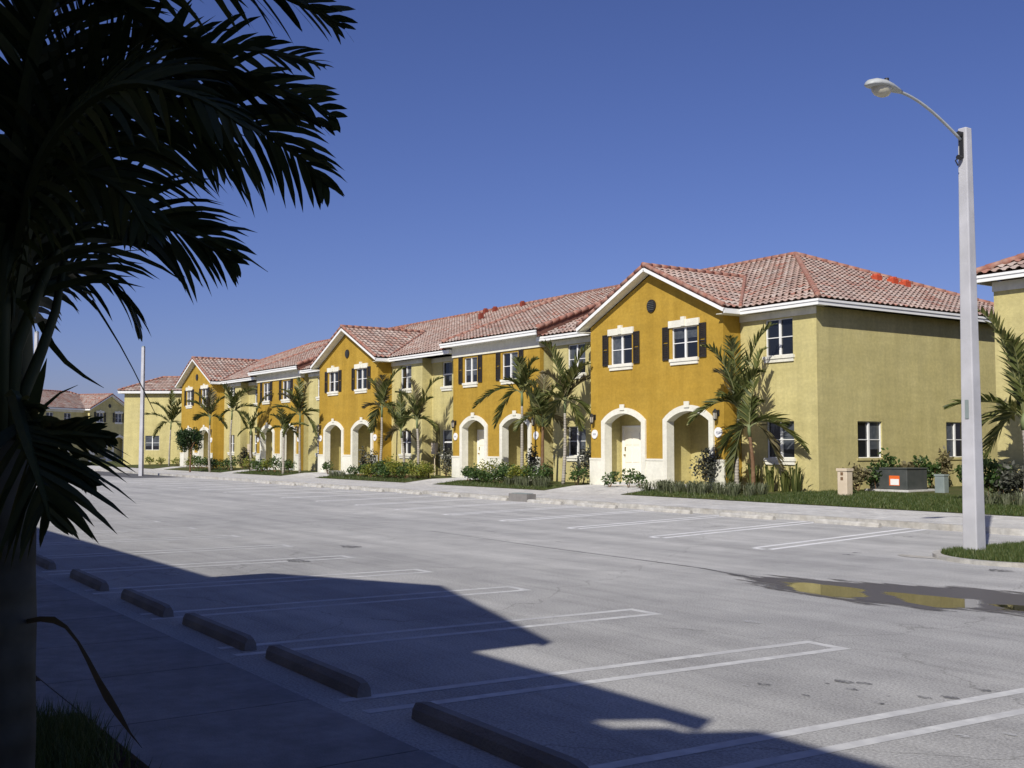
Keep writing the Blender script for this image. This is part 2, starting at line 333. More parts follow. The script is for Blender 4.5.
wrnd = random.Random(21)
def window(parent, s0, s1, z0, z1, y0, axis='y', out=-1, shutters=False, header=False, sill=True, curtain=None, one=False, trimframe=False):
    """s along the wall; glazing set back from the wall face"""
    def B(mb, a0, a1, d0, d1, b0, b1, m=0):
        lo, hi = sorted((y0+out*d0, y0+out*d1))
        if axis == 'y': mb.box(a0, a1, lo, hi, b0, b1, m)
        else: mb.box(lo, hi, a0, a1, b0, b1, m)
    W = s1-s0; H = z1-z0
    fr = MB(); t = .028
    B(fr, s0, s0+t, -.12, -.05, z0, z1); B(fr, s1-t, s1, -.12, -.05, z0, z1)
    B(fr, s0+t, s1-t, -.12, -.05, z1-t, z1); B(fr, s0+t, s1-t, -.12, -.05, z0, z0+t)
    mid = (s0+s1)/2; zm = z0+H*.5
    if not one:
        B(fr, mid-.035, mid+.035, -.115, -.045, z0+t, z1-t)
        B(fr, s0+t, mid-.035, -.105, -.07, zm-.013, zm+.013); B(fr, mid+.035, s1-t, -.105, -.07, zm-.013, zm+.013)
    else: B(fr, s0+t, s1-t, -.115, -.055, zm-.035, zm+.035)
    win = fr.build('window', M['white'], parent)
    g = MB(); B(g, s0+.01, s1-.01, -.16, -.10, z0+.01, z1-.01)
    gl = g.build('glass_pane', M['glass'], win)
    if curtain is None and shutters is not None:
        curtain = wrnd.choice([None, None, 0, 1, 'blind', 'blind2'])
    if isinstance(curtain, str):
        c = MB(); hb = H*(.35 if curtain == 'blind' else .7)
        for i in range(int(hb/.045)): B(c, s0+t, s1-t, -.1, -.094+.003*(i % 2), z1-t-.045*(i+1), z1-t-.045*i-.006)
        c.build('blind', M['curtain'], win); curtain = None
    if curtain is not None:
        c = MB(); a, b = (s0+t, mid-.045) if curtain == 0 else (mid+.045, s1-t)
        B(c, a, b, -.1, -.096, z0+t+(.0 if curtain == 0 else .25), z1-t); c.build('curtain', M['curtain'], win)
    if sill:
        s = MB(); B(s, s0-.07, s1+.07, 0, .08, z0-.10, z0-.002); B(s, s0-.04, s1+.04, 0, .05, z0-.21, z0-.10)
        s.build('window_sill', M['cream'], win)
    if header:
        h = MB(); B(h, s0-.12, s1+.12, 0, .06, z1+.002, z1+.24); B(h, mid-.09, mid+.09, 0, .10, z1+.02, z1+.34)
        h.build('window_header', M['cream'], win)
    if shutters:
        for q in (-1, 1):
            a = s0-.44 if q < 0 else s1+.12; b = a+.32; sh = MB()
            B(sh, a, a+.04, .01, .05, z0-.02, z1+.05); B(sh, b-.04, b, .01, .05, z0-.02, z1+.05)
            for zz in (z0-.02, zm-.03, z1): B(sh, a+.04, b-.04, .01, .05, zz, zz+.05)
            nl = 16
            for i in range(nl):
                zl = z0+.03+(H-.03)*i/nl
                if zm-.06 < zl < zm+.03: continue
                B(sh, a+.04, b-.04, .01, .03+.008*(i % 2), zl, zl+H/nl*.72)
            sh.build('shutter', M['shutter'], win)
    return win
def rect(a, b, c, d): return [(a, c), (b, c), (b, d), (a, d)]

def door(parent, x0, x1, z0, z1, y0):
    d = MB(); d.box(x0, x1, y0-.06, y0, z0, z1)
    for i in (0, 1):
        for (a, b) in ((.08, .30), (.36, .62), (.68, .92)):
            px0 = x0+(x1-x0)*(.1+.44*i); px1 = px0+(x1-x0)*.36
            d.box(px0, px1, y0-.075, y0-.06, z0+(z1-z0)*a, z0+(z1-z0)*b)
    o = d.build('door', M['door'], parent)
    k = MB(); k.tube([(x0+.1, y0-.06, z0+1.0), (x0+.1, y0-.14, z0+1.0)], .03, 8); k.box(x0+.07, x0+.13, y0-.085, y0-.06, z0+1.15, z0+1.3)
    k.build('door_handle', M['brass'], o)
    f = MB(); f.box(x0-.07, x0, y0-.09, y0, z0, z1+.07); f.box(x1, x1+.07, y0-.09, y0, z0, z1+.07); f.box(x0, x1, y0-.09, y0, z1, z1+.07)
    f.build('door_frame', M['white'], o)
def lantern(parent, x, y, z):
    m = MB(); m.box(x-.05, x+.05, y-.02, y, z+.1, z+.3); m.beam((x, y-.02, z+.27), (x, y-.16, z+.30), .03, .03)
    m.tube([(x, y-.16, z+.22), (x, y-.16, z+.34)], [.10, .02], 6); m.tube([(x, y-.16, z-.06), (x, y-.16, z)], [.02, .07], 6)
    for i in range(4):
        q = math.pi/4+i*math.pi/2; m.beam((x+.06*math.cos(q), y-.16+.06*math.sin(q), z), (x+.085*math.cos(q), y-.16+.085*math.sin(q), z+.22), .014, .014)
    o = m.build('wall_lantern', M['dark_metal'], parent)
    g = MB(); g.tube([(x, y-.16, z+.002), (x, y-.16, z+.215)], [.05, .07], 6); g.build('lantern_glass', M['lampglass'], o)
def plaque(parent, x, y, z):
    m = MB(); m.tube([(x, y-.04, z), (x, y, z)], .17, 18); o = m.build('number_plaque', M['label'], parent)
    k = MB()
    for i in (-1, 0, 1): k.box(x+.06*i-.018, x+.06*i+.018, y-.045, y-.041, z-.035, z+.035)
    k.build('plaque_digits', M['grey_mark'], o)

def arch_trim(parent, x0, x1, zb, zs, zt, y):
    """cream moulding round an arched opening, with a keystone"""
    inn = arch_pts(x0, x1, zb, zs, zt)[2:]; outp = arch_pts(x0-.21, x1+.21, zb, zs+.08, zt+.21)[2:]
    inn = [(x1, zb)]+inn+[(x0, zb)]; outp = [(x1+.21, zb)]+outp+[(x0-.21, zb)]
    m = MB(); k = len(inn)
    for i in range(k-1):
        a, b, c, d = inn[i], inn[i+1], outp[i+1], outp[i]
        vs = [(p[0], y-.07, p[1]) for p in (a, b, c, d)]+[(p[0], y+.0, p[1]) for p in (a, b, c, d)]
        m.add(vs, [(0, 1, 2, 3), (0, 4, 5, 1), (2, 6, 7, 3)])
    lin = arch_pts(x0+.01, x1-.01, zb, zs, zt-.01)[2:]; lin = [(x1-.01, zb)]+lin+[(x0+.01, zb)]
    for i in range(len(lin)-1):
        a, b = lin[i], lin[i+1]
        m.add([(a[0], y-.069, a[1]), (b[0], y-.069, b[1]), (b[0], y+.262, b[1]), (a[0], y+.262, a[1])], [(0, 1, 2, 3)])
    for xa, xb in ((x0-.04, x0+.01), (x1-.01, x1+.04)): m.add([(xa, y+.262, zb), (xb, y+.262, zb), (xb, y+.262, zs), (xa, y+.262, zs)], [(0, 1, 2, 3)])
    cx = (x0+x1)/2; m.box(cx-.12, cx+.12, y-.11, y-.071, zt+.12, zt+.33)
    return m.build('arch_moulding', M['cream'], parent)

def entry_alcove(parent, x0, x1, y, dep_, kind, wallm, zf=.4):
    """the recessed porch behind an arch; wider than the opening"""
    X0, X1 = x0-(.45 if kind == 'window' else .28), x1+.30; Y0, Y1 = y+.25, y+dep_+(.25 if kind == 'window' else -.3)
    hole = []
    if kind == 'window': hole = [rect(X1-1.15, X1-.35, 1.35, 2.5)]
    if kind == 'door': hole = [rect(X0+.10, X0+1.24, zf, 2.5)]
    wall('alcove_wall', rect(X0, X1, zf-.3, 3.05), hole, Y1, .25, wallm, parent)
    MB().box(X0-.12, X0, Y0, Y1, zf-.3, 3.05).build('alcove_wall', wallm, parent); MB().box(X1, X1+.12, Y0, Y1, zf-.3, 3.05).build('alcove_wall', wallm, parent)
    c = MB(); c.box(X0-.12, X1+.12, Y0, Y1, 3.05, 3.15); c.build('alcove_ceiling', M['cream'], parent)
    f = MB(); f.box(X0, X1, y+.02, Y1, zf-.3, zf-.01); f.build('porch_floor', M['concrete'], parent)
    if kind == 'door': door(parent, X0+.17, X0+1.17, zf, 2.43, Y1+.06)
    if kind == 'window': window(parent, X1-1.15, X1-.35, 1.35, 2.5, Y1, one=True)

def gable_block(b, x0, x1, yf, yb, kinds=('door', 'window'), zf=.4, eave=6.25, lantern_on=True, wm_='ochre'):
    cx = (x0+x1)/2; W = x1-x0; s = W/7.0
    ov = .4; hw = W/2+ov; slope = .47; zap = eave+hw*slope
    zw = eave-.10+ov*slope-.12
    a1 = (x0+.90*s, x0+2.95*s); a2 = (x0+4.30*s, x0+6.35*s)
    w1 = (x0+1.2*s, x0+1.2*s+1.2); w2 = (x0+4.52*s, x0+4.52*s+1.27)
    holes = [arch_pts(a1[0], a1[1], zf-.1, 2.58, 2.92), arch_pts(a2[0], a2[1], zf-.1, 2.58, 2.92)] + [rect(w[0], w[1], 4.73, 5.82) for w in (w1, w2)]
    wall('front_wall', [(x0, .0), (x1, .0), (x1, zw), (cx, zw+W/2*slope), (x0, zw)], holes, yf, .25, M[wm_], b)
    MB().box(x1-.10, x1, yf+.251, yb, 0, zw-.02).build('side_wall', M[wm_], b); MB().box(x0, x0+.10, yf+.251, yb, 0, zw-.02).build('side_wall', M[wm_], b)
    for w in (w1, w2): window(b, w[0], w[1], 4.73, 5.82, yf, shutters=True, header=True)
    # wainscot
    for (p, q) in ((x0-.03, a1[0]-.212), (a1[1]+.212, a2[0]-.212), (a2[1]+.212, x1+.03)):
        ws = MB(); ws.box(p, q, yf-.05, yf-.001, .0, 1.22); ws.box(p-.0, q+.0, yf-.07, yf-.001, 1.22, 1.29)
        ws.build('wainscot', M['cream'], b)
    for a, k in ((a1, kinds[0]), (a2, kinds[1])):
        arch_trim(b, a[0], a[1], .0, 2.58, 2.92, yf); entry_alcove(b, a[0], a[1], yf, 1.25, k, M['yellow'], zf)
    v = MB(); v.tube([(cx, yf-.05, 6.70), (cx, yf+.001, 6.70)], .23, 20); vo = v.build('gable_vent', M['shutter'], b)
    v = MB()
    for i in range(5): v.box(cx-.15, cx+.15, yf-.075, yf-.051, 6.55+.065*i, 6.58+.065*i)
    v.build('vent_louvre', M['dgreen'], vo)
    if lantern_on:
        for x in (x0+.25, x1-.25): lantern(b, x, yf, 2.62); plaque(b, x, yf, 2.18)
    # roof: two tiled slopes running back into the main roof
    L = (zap-eave)/.44 + .8 + 1.2; y0 = yf-ov
    sl = math.hypot(hw, zap-eave)
    r1 = tile_plane('gable_roof', (x0-ov, y0+L, eave), (0, -1, 0), (hw, 0, zap-eave), [(0, 0), (L, 0), (L, sl), (0, sl)], b)
    tile_plane('roof_slope', (x1+ov, y0, eave), (0, 1, 0), (-hw, 0, zap-eave), [(0, 0), (L, 0), (L, sl), (0, sl)], r1)
    ridge(r1, (cx, y0-.03, zap+.04), (cx, y0+L-1.0, zap+.04))
    # rake tiles down both edges of the gable, fascia and soffit
    for q in (-1, 1):
        ridge(r1, (cx+q*(hw-.02), y0+.05, eave+.05), (cx+q*.1, y0+.05, zap), .075, 'rake_tile')
    fa = MB()
    for q in (-1, 1):
        a = Vector((cx+q*hw, y0+.03, eave-.10)); c = Vector((cx, y0+.03, zap-.10)); fa.beam(a, c, .05, .12, up=Vector((0, 0, 1)))
        fa.box(*sorted((cx+q*hw, cx+q*(hw-.05))), y0+.06, yb-.3, eave-.20, eave-.04)
    fa.build('fascia', M['white'], r1)
    so_ = MB()
    for q in (-1, 1):
        a = (cx+q*(hw-.05), eave-.16); c = (cx, zap-.16)
        so_.add([(a[0], y0+.06, a[1]), (c[0], y0+.06, c[1]), (c[0], yf+.01, c[1]), (a[0], yf+.01, a[1])], [(0, 1, 2, 3)])
        so_.box(*sorted((cx+q*(hw-.055), cx+q*(W/2-.02))), y0+.1, yb-.3, eave-.215, eave-.195)
    so_.build('soffit', M['cream'], r1)
    return w1, w2

def box_block(b, x0, x1, yf, yb, zf=.4):
    s = (x1-x0)/7.0; top = 6.50
    a1 = (x0+.90*s, x0+2.80*s); a2 = (x0+4.25*s, x0+6.2*s)
    w1 = (x0+.98*s, x0+.98*s+1.1); w2 = (x0+4.15*s, x0+4.15*s+1.2)
    holes = [arch_pts(a1[0], a1[1], zf-.1, 2.58, 2.92), arch_pts(a2[0], a2[1], zf-.1, 2.58, 2.92)] + [rect(w[0], w[1], 4.62, 5.76) for w in (w1, w2)]
    wall('front_wall', rect(x0, x1, 0, top), holes, yf, .2, M['ochre'], b)
    MB().box(x1-.10, x1-.004, yf+.201, yb, 0, top).build('side_wall', M['yellow'], b); MB().box(x0+.004, x0+.10, yf+.201, yb, 0, top).build('side_wall', M['yellow'], b)
    fz = MB(); fz.box(x0-.03, x1+.03, yf-.06, yf-.001, 5.84, top-.02); fz.box(x1+.001, x1+.03, yf, yf+.22, 5.84, top-.02); fz.build('frieze', M['cream'], b)
    window(b, *w1, 4.62, 5.76, yf, shutters=True); window(b, *w2, 4.62, 5.76, yf, shutters=True, curtain=1)
    for (p, q) in ((x0-.03, a1[0]-.212), (a1[1]+.212, a2[0]-.212), (a2[1]+.212, x1+.03)):
        ws = MB(); ws.box(p, q, yf-.05, yf-.001, 0, 1.22); ws.box(p, q, yf-.07, yf-.001, 1.22, 1.29)
        ws.build('wainscot', M['cream'], b)
    for a, k in ((a1, 'door'), (a2, 'window')):
        arch_trim(b, a[0], a[1], 0, 2.58, 2.92, yf); entry_alcove(b, a[0], a[1], yf, 1.2, k, M['yellow'], zf)
    for x in (x0+.25, x1-.25): lantern(b, x, yf, 2.62); plaque(b, x, yf, 2.18)

def fascia_run(b, pts, name='fascia', zt=6.22, h=.20, ov=.42, inward=None):
    """white fascia board with a crown along an eave line, and the soffit behind it"""
    m = MB()
    for i in range(len(pts)-1):
        a = Vector((*pts[i], zt-h/2)); c = Vector((*pts[i+1], zt-h/2)); m.beam(a, c, .05, h)
    return m.build(name, M['white'], b)

# ------------------------------------------------------------------ main terrace
ZE, SL = 6.25, .425
def hip_roof(b, x0, x1, y0, y1, ze=ZE, slope=SL, ns=4, gaps=()):
    h = (y1-y0)/2; zr = ze+h*slope; sl = math.hypot(h, h*slope); ym = (y0+y1)/2
    if not gaps: r = tile_plane('roof', (x0, y0, ze), (1, 0, 0), (0, h, h*slope), [(0, 0), (x1-x0, 0), (x1-x0-h, sl), (h, sl)], b, ns)
    else:
        wc = .9; W = x1-x0; k = wc*h/sl
        r = tile_plane('roof', (x0, y0, ze), (1, 0, 0), (0, h, h*slope), [(k, wc), (W-k, wc), (W-h, sl), (h, sl)], b, ns)
        cuts = [0]+[q-x0 for g in sorted(gaps) for q in g]+[W]
        for i in range(0, len(cuts), 2):
            a, c = cuts[i], cuts[i+1]
            tile_plane('roof_slope', (x0, y0, ze), (1, 0, 0), (0, h, h*slope), [(a, 0), (c, 0), (c-(k if c == W else 0), wc), (a+(k if a == 0 else 0), wc)], r, ns)
    tile_plane('roof_slope', (x1, y0, ze), (0, 1, 0), (-h, 0, h*slope), [(0, 0), (2*h, 0), (h, sl)], r, ns)
    tile_plane('roof_slope', (x0, y1, ze), (0, -1, 0), (h, 0, h*slope), [(0, 0), (2*h, 0), (h, sl)], r, ns)
    tile_plane('roof_slope', (x1, y1, ze), (-1, 0, 0), (0, -h, h*slope), [(0, 0), (x1-x0, 0), (x1-x0-h, sl), (h, sl)], r, 2)
    z = .05
    for a, c in (((x1, y0, ze+z), (x1-h, ym, zr+z)), ((x1, y1, ze+z), (x1-h, ym, zr+z)), ((x0, y0, ze+z), (x0+h, ym, zr+z)), ((x0, y1, ze+z), (x0+h, ym, zr+z)), ((x0+h, ym, zr+z), (x1-h, ym, zr+z))): ridge(r, a, c)
    return r
def eaves(b, r, x0, x1, y0, y1, ze=ZE, ov=.4, gaps=()):
    m = MB(); t = .05; a, c = ze-.21, ze-.04
    cuts = [x0]+[q for g in sorted(gaps) for q in g]+[x1]
    for i in range(0, len(cuts), 2): m.box(cuts[i], cuts[i+1], y0, y0+t, a, c); m.box(cuts[i], cuts[i+1], y0-.03, y0, c-.06, c+.01)
    m.box(x0, x1, y1-t, y1, a, c); m.box(x0, x0+t, y0+t, y1-t, a, c); m.box(x1-t, x1, y0+t, y1-t, a, c)
    m.box(x1, x1+.03, y0-.03, y1, c-.06, c+.01); m.box(x0-.03, x0, y0, y1, c-.06, c+.01)
    m.build('fascia', M['white'], r)
    s = MB(); s.box(x0+t, x1-t, y0+t+(.7 if gaps else 0), y1-t, a+.03, a+.05)
    if gaps:
        for i in range(0, len(cuts), 2): s.box(cuts[i]+.001, cuts[i+1]-.001, y0+t, y0+t+.699, a+.03, a+.05); s.build('soffit', M['cream'], r)

row = empty('townhouse_row', (-52, 27, 0))
tag(row, 'long yellow and ochre townhouse terrace with three gables and tiled roofs facing the lot', 'townhouses')
off = empty('tmp'); bpy.data.objects.remove(off)
class Local:            # parts are written in world coordinates and re-based onto the thing's empty
    pass
A = (-33.1, -26.1); B_ = (-57.65, -50.55); C_ = (-82.05, -75.15)
D1 = (-44.15, -37.25); D2 = (-68.5, -61.6)
YF, YW, YR = 26.2, 27.0, 27.55
first = len(bpy.data.objects)
XE = -22.9; XL = -82.0; YB = 40.2
main_objs_start = set(bpy.data.objects)
# recessed wall plane and projecting yellow bays
def bay(x0, x1, wins_up, wins_dn, y=YW, niche=None):
    top = 6.06
    holes = [rect(a, a+ww, 4.62, 5.80) for a, ww in wins_up] + [rect(a, a+ww, 1.35, 2.52) for a, ww in wins_dn]
    if niche:
        holes.append(arch_pts(niche[0], niche[1], .15, 2.5, 2.85))
        MB().box(niche[0]-.1, niche[1]+.1, y+1.3, y+1.4, 0, 3).build('alcove_wall', M['yellow'], row); MB().box(niche[0]-.2, niche[0]-.1, y+.2, y+1.4, 0, 3).build('alcove_wall', M['yellow'], row)
        MB().box(niche[0]-.2, niche[1]+.2, y+.2, y+1.4, 3.0, 3.1).build('alcove_ceiling', M['cream'], row)
    wall('bay_wall', rect(x0, x1, 0, top), holes, y, .2, M['yellow'], row)
    for k, (a, ww) in enumerate(wins_up): window(row, a, a+ww, 4.62, 5.80, y, one=ww < 1.0)
    for k, (a, ww) in enumerate(wins_dn): window(row, a, a+ww, 1.35, 2.52, y, one=ww < 1.0, curtain=None)
    m = MB(); m.box(x0-.02, x1+.02, y-.04, y-.001, 5.80+.03, 6.05); m.build('frieze', M['cream'], row)
def bay_sides(x0, x1, left=True, right=True):
    m = MB()
    if right: m.box(x1-.2, x1-.003, YW+.201, YR, 0, 6.06)
    if left: m.box(x0+.003, x0+.2, YW+.201, YR, 0, 6.06)
    m.build('side_wall', M['yellow'], row)
# right end bay
bay(-26.099, XE, [(-25.0, 1.15)], [(-25.0, 1.15)])
# between D1 and A
bay(-36.6, -33.1, [(-35.6, 1.15)], [(-35.6, 1.15)]); bay_sides(-36.6, -33.1, True, False)
bay(D1[1]-.2, -36.61, [(-37.25, .62)], [(-37.25, .62)], YR)
# between B and D1
bay(-50.55, -47.4, [(-49.6, 1.1)], [(-49.6, 1.1)]); bay_sides(-50.55, -47.4, False, True)
bay(-47.4, D1[0]+.2, [(-46.4, .9)], [(-46.4, .92)], YR, niche=(-47.33, -46.62))
# between D2 and B
bay(-60.9, -57.65, [(-59.7, 1.1)], [(-59.7, 1.1)]); bay_sides(-60.9, -57.65, True, False)
bay(D2[1]-.2, -60.91, [], [], YR)
# between C and D2
bay(-75.15, -72.0, [(-74.2, 1.1)], [(-74.2, 1.1)]); bay_sides(-75.15, -72.0, False, True)
bay(-72.0, D2[0]+.2, [(-70.9, .9)], [(-70.9, .92)], YR, niche=(-71.9, -71.15))
# side entrance niches (arched, in shade) beside the bays
for nx in (-47.1, -71.6):
    m = MB(); m.box(nx+.02, nx+.36, YR-.22, YR-.05, 1.35, 1.9); m.tube([(nx+.19, YR-.12, 1.35), (nx+.19, YR-.12, .1)], .025, 8); m.build('meter_box', M['beige'], row)
gable_block(row, *A, YF, YW+.3, ('door', 'window'))
gable_block(row, *B_, YF, YW+.3, ('window', 'window'))
gable_block(row, *C_, YF, YW+.3, ('window', 'door'))
box_block(row, *D1, 26.8, YR); box_block(row, *D2, 26.8, YR)
# end wall, back wall, left end wall
ew = wall('end_wall', rect(YW+.2, YB, 0, 6.06), [rect(28.87, 30.08, 1.35, 2.52), rect(33.5, 34.6, 1.35, 2.55)], XE, .2, M['yellow'], row, 'x', 1)
window(row, 28.87, 30.08, 1.35, 2.52, XE, 'x', 1, sill=False, curtain=1)
window(row, 33.5, 34.6, 1.35, 2.55, XE, 'x', 1, sill=False, curtain=0)
for (a, b2, c, d) in ((28.87, 30.08, 1.35, 2.52), (33.5, 34.6, 1.35, 2.55)):
    m = MB(); m.box(XE+.001, XE+.03, a-.06, b2+.06, c-.08, c-.002); m.build('window_sill', M['yellow'], row)
m = MB(); m.box(XL, XE, YB-.2, YB, 0, 6.06); m.box(XL, XL+.2, YW, YB-.2, 0, 6.06); m.build('back_wall', M['yellow'], row)
GAPS = ((D2[0]-.1, D2[1]+.1), (D1[0]-.1, D1[1]+.1))
main_roof = hip_roof(row, XL-.4, XE+.42, YW-.4, YB+.4, gaps=GAPS)
eaves(row, main_roof, XL-.4, XE+.42, YW-.4, YB+.4, gaps=GAPS)
# raised roofs over the box blocks
for (x0, x1) in (D1, D2):
    y0 = 26.3; ze = 6.52; yr = 33.6; zr = 9.23; X0, X1 = x0-.4, x1+.4; sl = math.hypot(yr-y0, zr-ze)
    rr = tile_plane('raised_roof', (X0, y0, ze), (1, 0, 0), (0, yr-y0, zr-ze), [(0, 0), (X1-X0, 0), (X1-X0, sl), (0, sl)], row)
    f = MB(); f.box(X0, X1, y0, y0+.05, ze-.22, ze-.04); f.box(X0-.03, X1+.03, y0-.03, y0, ze-.1, ze-.03)
    for x in (X0+.08, X1-.08): MB().beam((x, y0+.1, ze-.16), (x, yr, zr-.2), .06, .28).build('roof_cheek', M['under'], rr)
    f.box(X0+.05, X1-.05, y0+.05, 27.4, ze-.21, ze-.19)
    # cornice returns at both ends
    f.box(x1+.035, X1+.15, 26.58, 27.2, 6.06, 6.23); f.box(X0-.15, x0-.035, 26.58, 27.2, 6.06, 6.23)
    f.build('fascia', M['white'], rr)
    for x in (X0+.05, X1-.05): ridge(rr, (x, y0+.1, ze+.06), (x, yr, zr+.06), .09, 'rake_tile')
    for x in (X0-.75, X1+.75): ridge(rr, (x, 28.2, ZE+(28.2-26.6)*SL+.06), (x, 33.4, ZE+(33.4-26.6)*SL+.06), .07, 'rake_tile')
    ridge(rr, (X0, yr, zr+.05), (X1, yr, zr+.05))
    bk = MB(); bk.add([(X0, yr, zr-.05), (X1, yr, zr-.05), (X1, yr+.9, zr-.6), (X0, yr+.9, zr-.6)], [(0, 1, 2, 3)]); bk.build('roof_slope', M['under'], rr)
# valley flashings where the gables meet the main slope are the red lines in the photo
for (x0, x1) in (A, B_, C_):
    cx = (x0+x1)/2; hw = (x1-x0)/2+.4; zap = 6.25+hw*.47
    for q in (-1, 1):
        a = Vector((cx+q*hw, 26.6, ZE+.06)); c = Vector((cx, 26.6+(zap-ZE)/SL, zap+.06)); ridge(main_roof, a, c, .06, 'valley_flashing')
M['ventbright'] = mat('orange_red_roof_vent', (.50, .08, .03), .6, .3, (.42, .07, .03), 9)
def roof_vent(parent, p, axis='y', s=.22, m_='ventred'):
    m = MB(); x, y, z = p
    m.box(x-s/2, x+s/2, y-s/2, y+s/2, z-.05, z+.24); m.tube([(x, y, z+.2), (x, y, z+.30)], [s*.55, s*.5], 8)
    m.build('roof_vent', M[m_], parent)
def roofz(y): return ZE+(y-26.6)*SL
for px, py in ((481, 318), (485.5, 313.5), (495, 311.7), (522.5, 306.4)):
    # on the raised slope
    n_ = (9.23-6.52)/7.3; d = ray(px, py); t = (6.52-26.3*n_-EYE)/(d.z-n_*d.y); p = CC+d*t; roof_vent(row, (p.x, p.y, p.z-.02))
for vx, vy in ((-66.2, 32.2), (-64.2, 31.6), (-62.4, 32.4)): roof_vent(row, (vx, vy, 6.52+(vy-26.3)*(9.23-6.52)/7.3-.1))
for px, py in ((876.5, 281), (892.7, 284), (905, 287)):
    x0 = XE+.42; d = ray(px, py); t = (ZE+x0*SL-EYE)/(d.z+SL*d.x); p = CC+d*t; roof_vent(row, (p.x, p.y, p.z-.04), s=.30, m_='ventbright')
for px, py in ((862, 279.5), (935, 291)):
    x0 = XE+.42; d = ray(px, py); t = (ZE+x0*SL-EYE)/(d.z+SL*d.x); p = CC+d*t; roof_vent(row, (p.x, p.y, p.z-.2), s=.16)

# ------------------------------------------------------------------ simple hip-roofed houses built with the same pieces
def rebase(root, before):
    """shift direct children so that their coordinates (written in world/local frame) hang off the root's empty"""
    inv = Matrix.Translation(root.location).inverted()
    for o in bpy.data.objects:
        if o.parent == root: o.data.transform(inv)
        elif o.parent and o.parent.parent == root: o.data.transform(inv)
rebase(row, None)

def house(name, loc, rz, W, D, label, wins, slope=.44, frieze=True, gables=(), ze=ZE, ns=2, sills=True):
    b = empty(name, loc, rz); tag(b, label, 'townhouses' if gables else 'house')
    holes = [rect(a, a+1.15, z0, z0+1.17) for a, z0 in wins]
    wall('front_wall', rect(0, W, -.3, 6.06), holes, 0, .2, M['yellow'], b)
    for a, z0 in wins: window(b, a, a+1.15, z0, z0+1.17, 0, sill=sills)
    m = MB(); m.box(0, .2, .201, D-.2, -.3, 6.06); m.box(W-.2, W, .201, D-.2, -.3, 6.06); m.build('side_wall', M['yellow'], b)
    m = MB(); m.box(0, W, D-.2, D, -.3, 6.06); m.build('back_wall', M['yellow'], b)
    if frieze: m = MB(); m.box(-.02, W+.02, -.04, -.001, 5.80, 6.05); m.build('frieze', M['cream'], b)
    r = hip_roof(b, -.4, W+.4, -.4, D+.4, ze=ze, slope=slope, ns=ns); eaves(b, r, -.4, W+.4, -.4, D+.4, ze=ze)
    for g in gables: gable_block(b, g[0], g[1], -.8, .3, ('door', 'window'), lantern_on=False, wm_='yellow')
    return b
rh = house('townhouse_row', (-16.95, 27.0, 0), 0, 14, 13.2, 'yellow townhouse cut off by the right edge of the photo behind the lamp post', [(1.9, 4.62), (1.6, 1.35), (6, 4.62), (6, 1.35)], ns=4)
# far left end house, turned to face the camera
p0 = CC+ray(123.5, 447)*90; p0.z = 0
fh = house('house', (p0.x, p0.y, 0), math.atan2(CR.y, CR.x), 8.5, 4.7, 'yellow house with hipped roof at the far left end, behind the thin bare pole', [(1.75, 1.45)], frieze=False, sills=False)
# the terrace across the far end whose front is in shade
fdir = Vector((-.6, .8, 0)); fd = CC+ray(123, 447)*139-fdir*22
far = house('townhouse_row', (fd.x-fdir.x*8, fd.y-fdir.y*8, 0), math.atan2(fdir.y, fdir.x), 30, 9, 'distant shaded olive terrace with terracotta roof left of the far yellow house', [(2+2.9*i, 4.5) for i in range(7)]+[(2+2.9*i, 1.3) for i in range(7)], gables=((22.8, 29.9),))
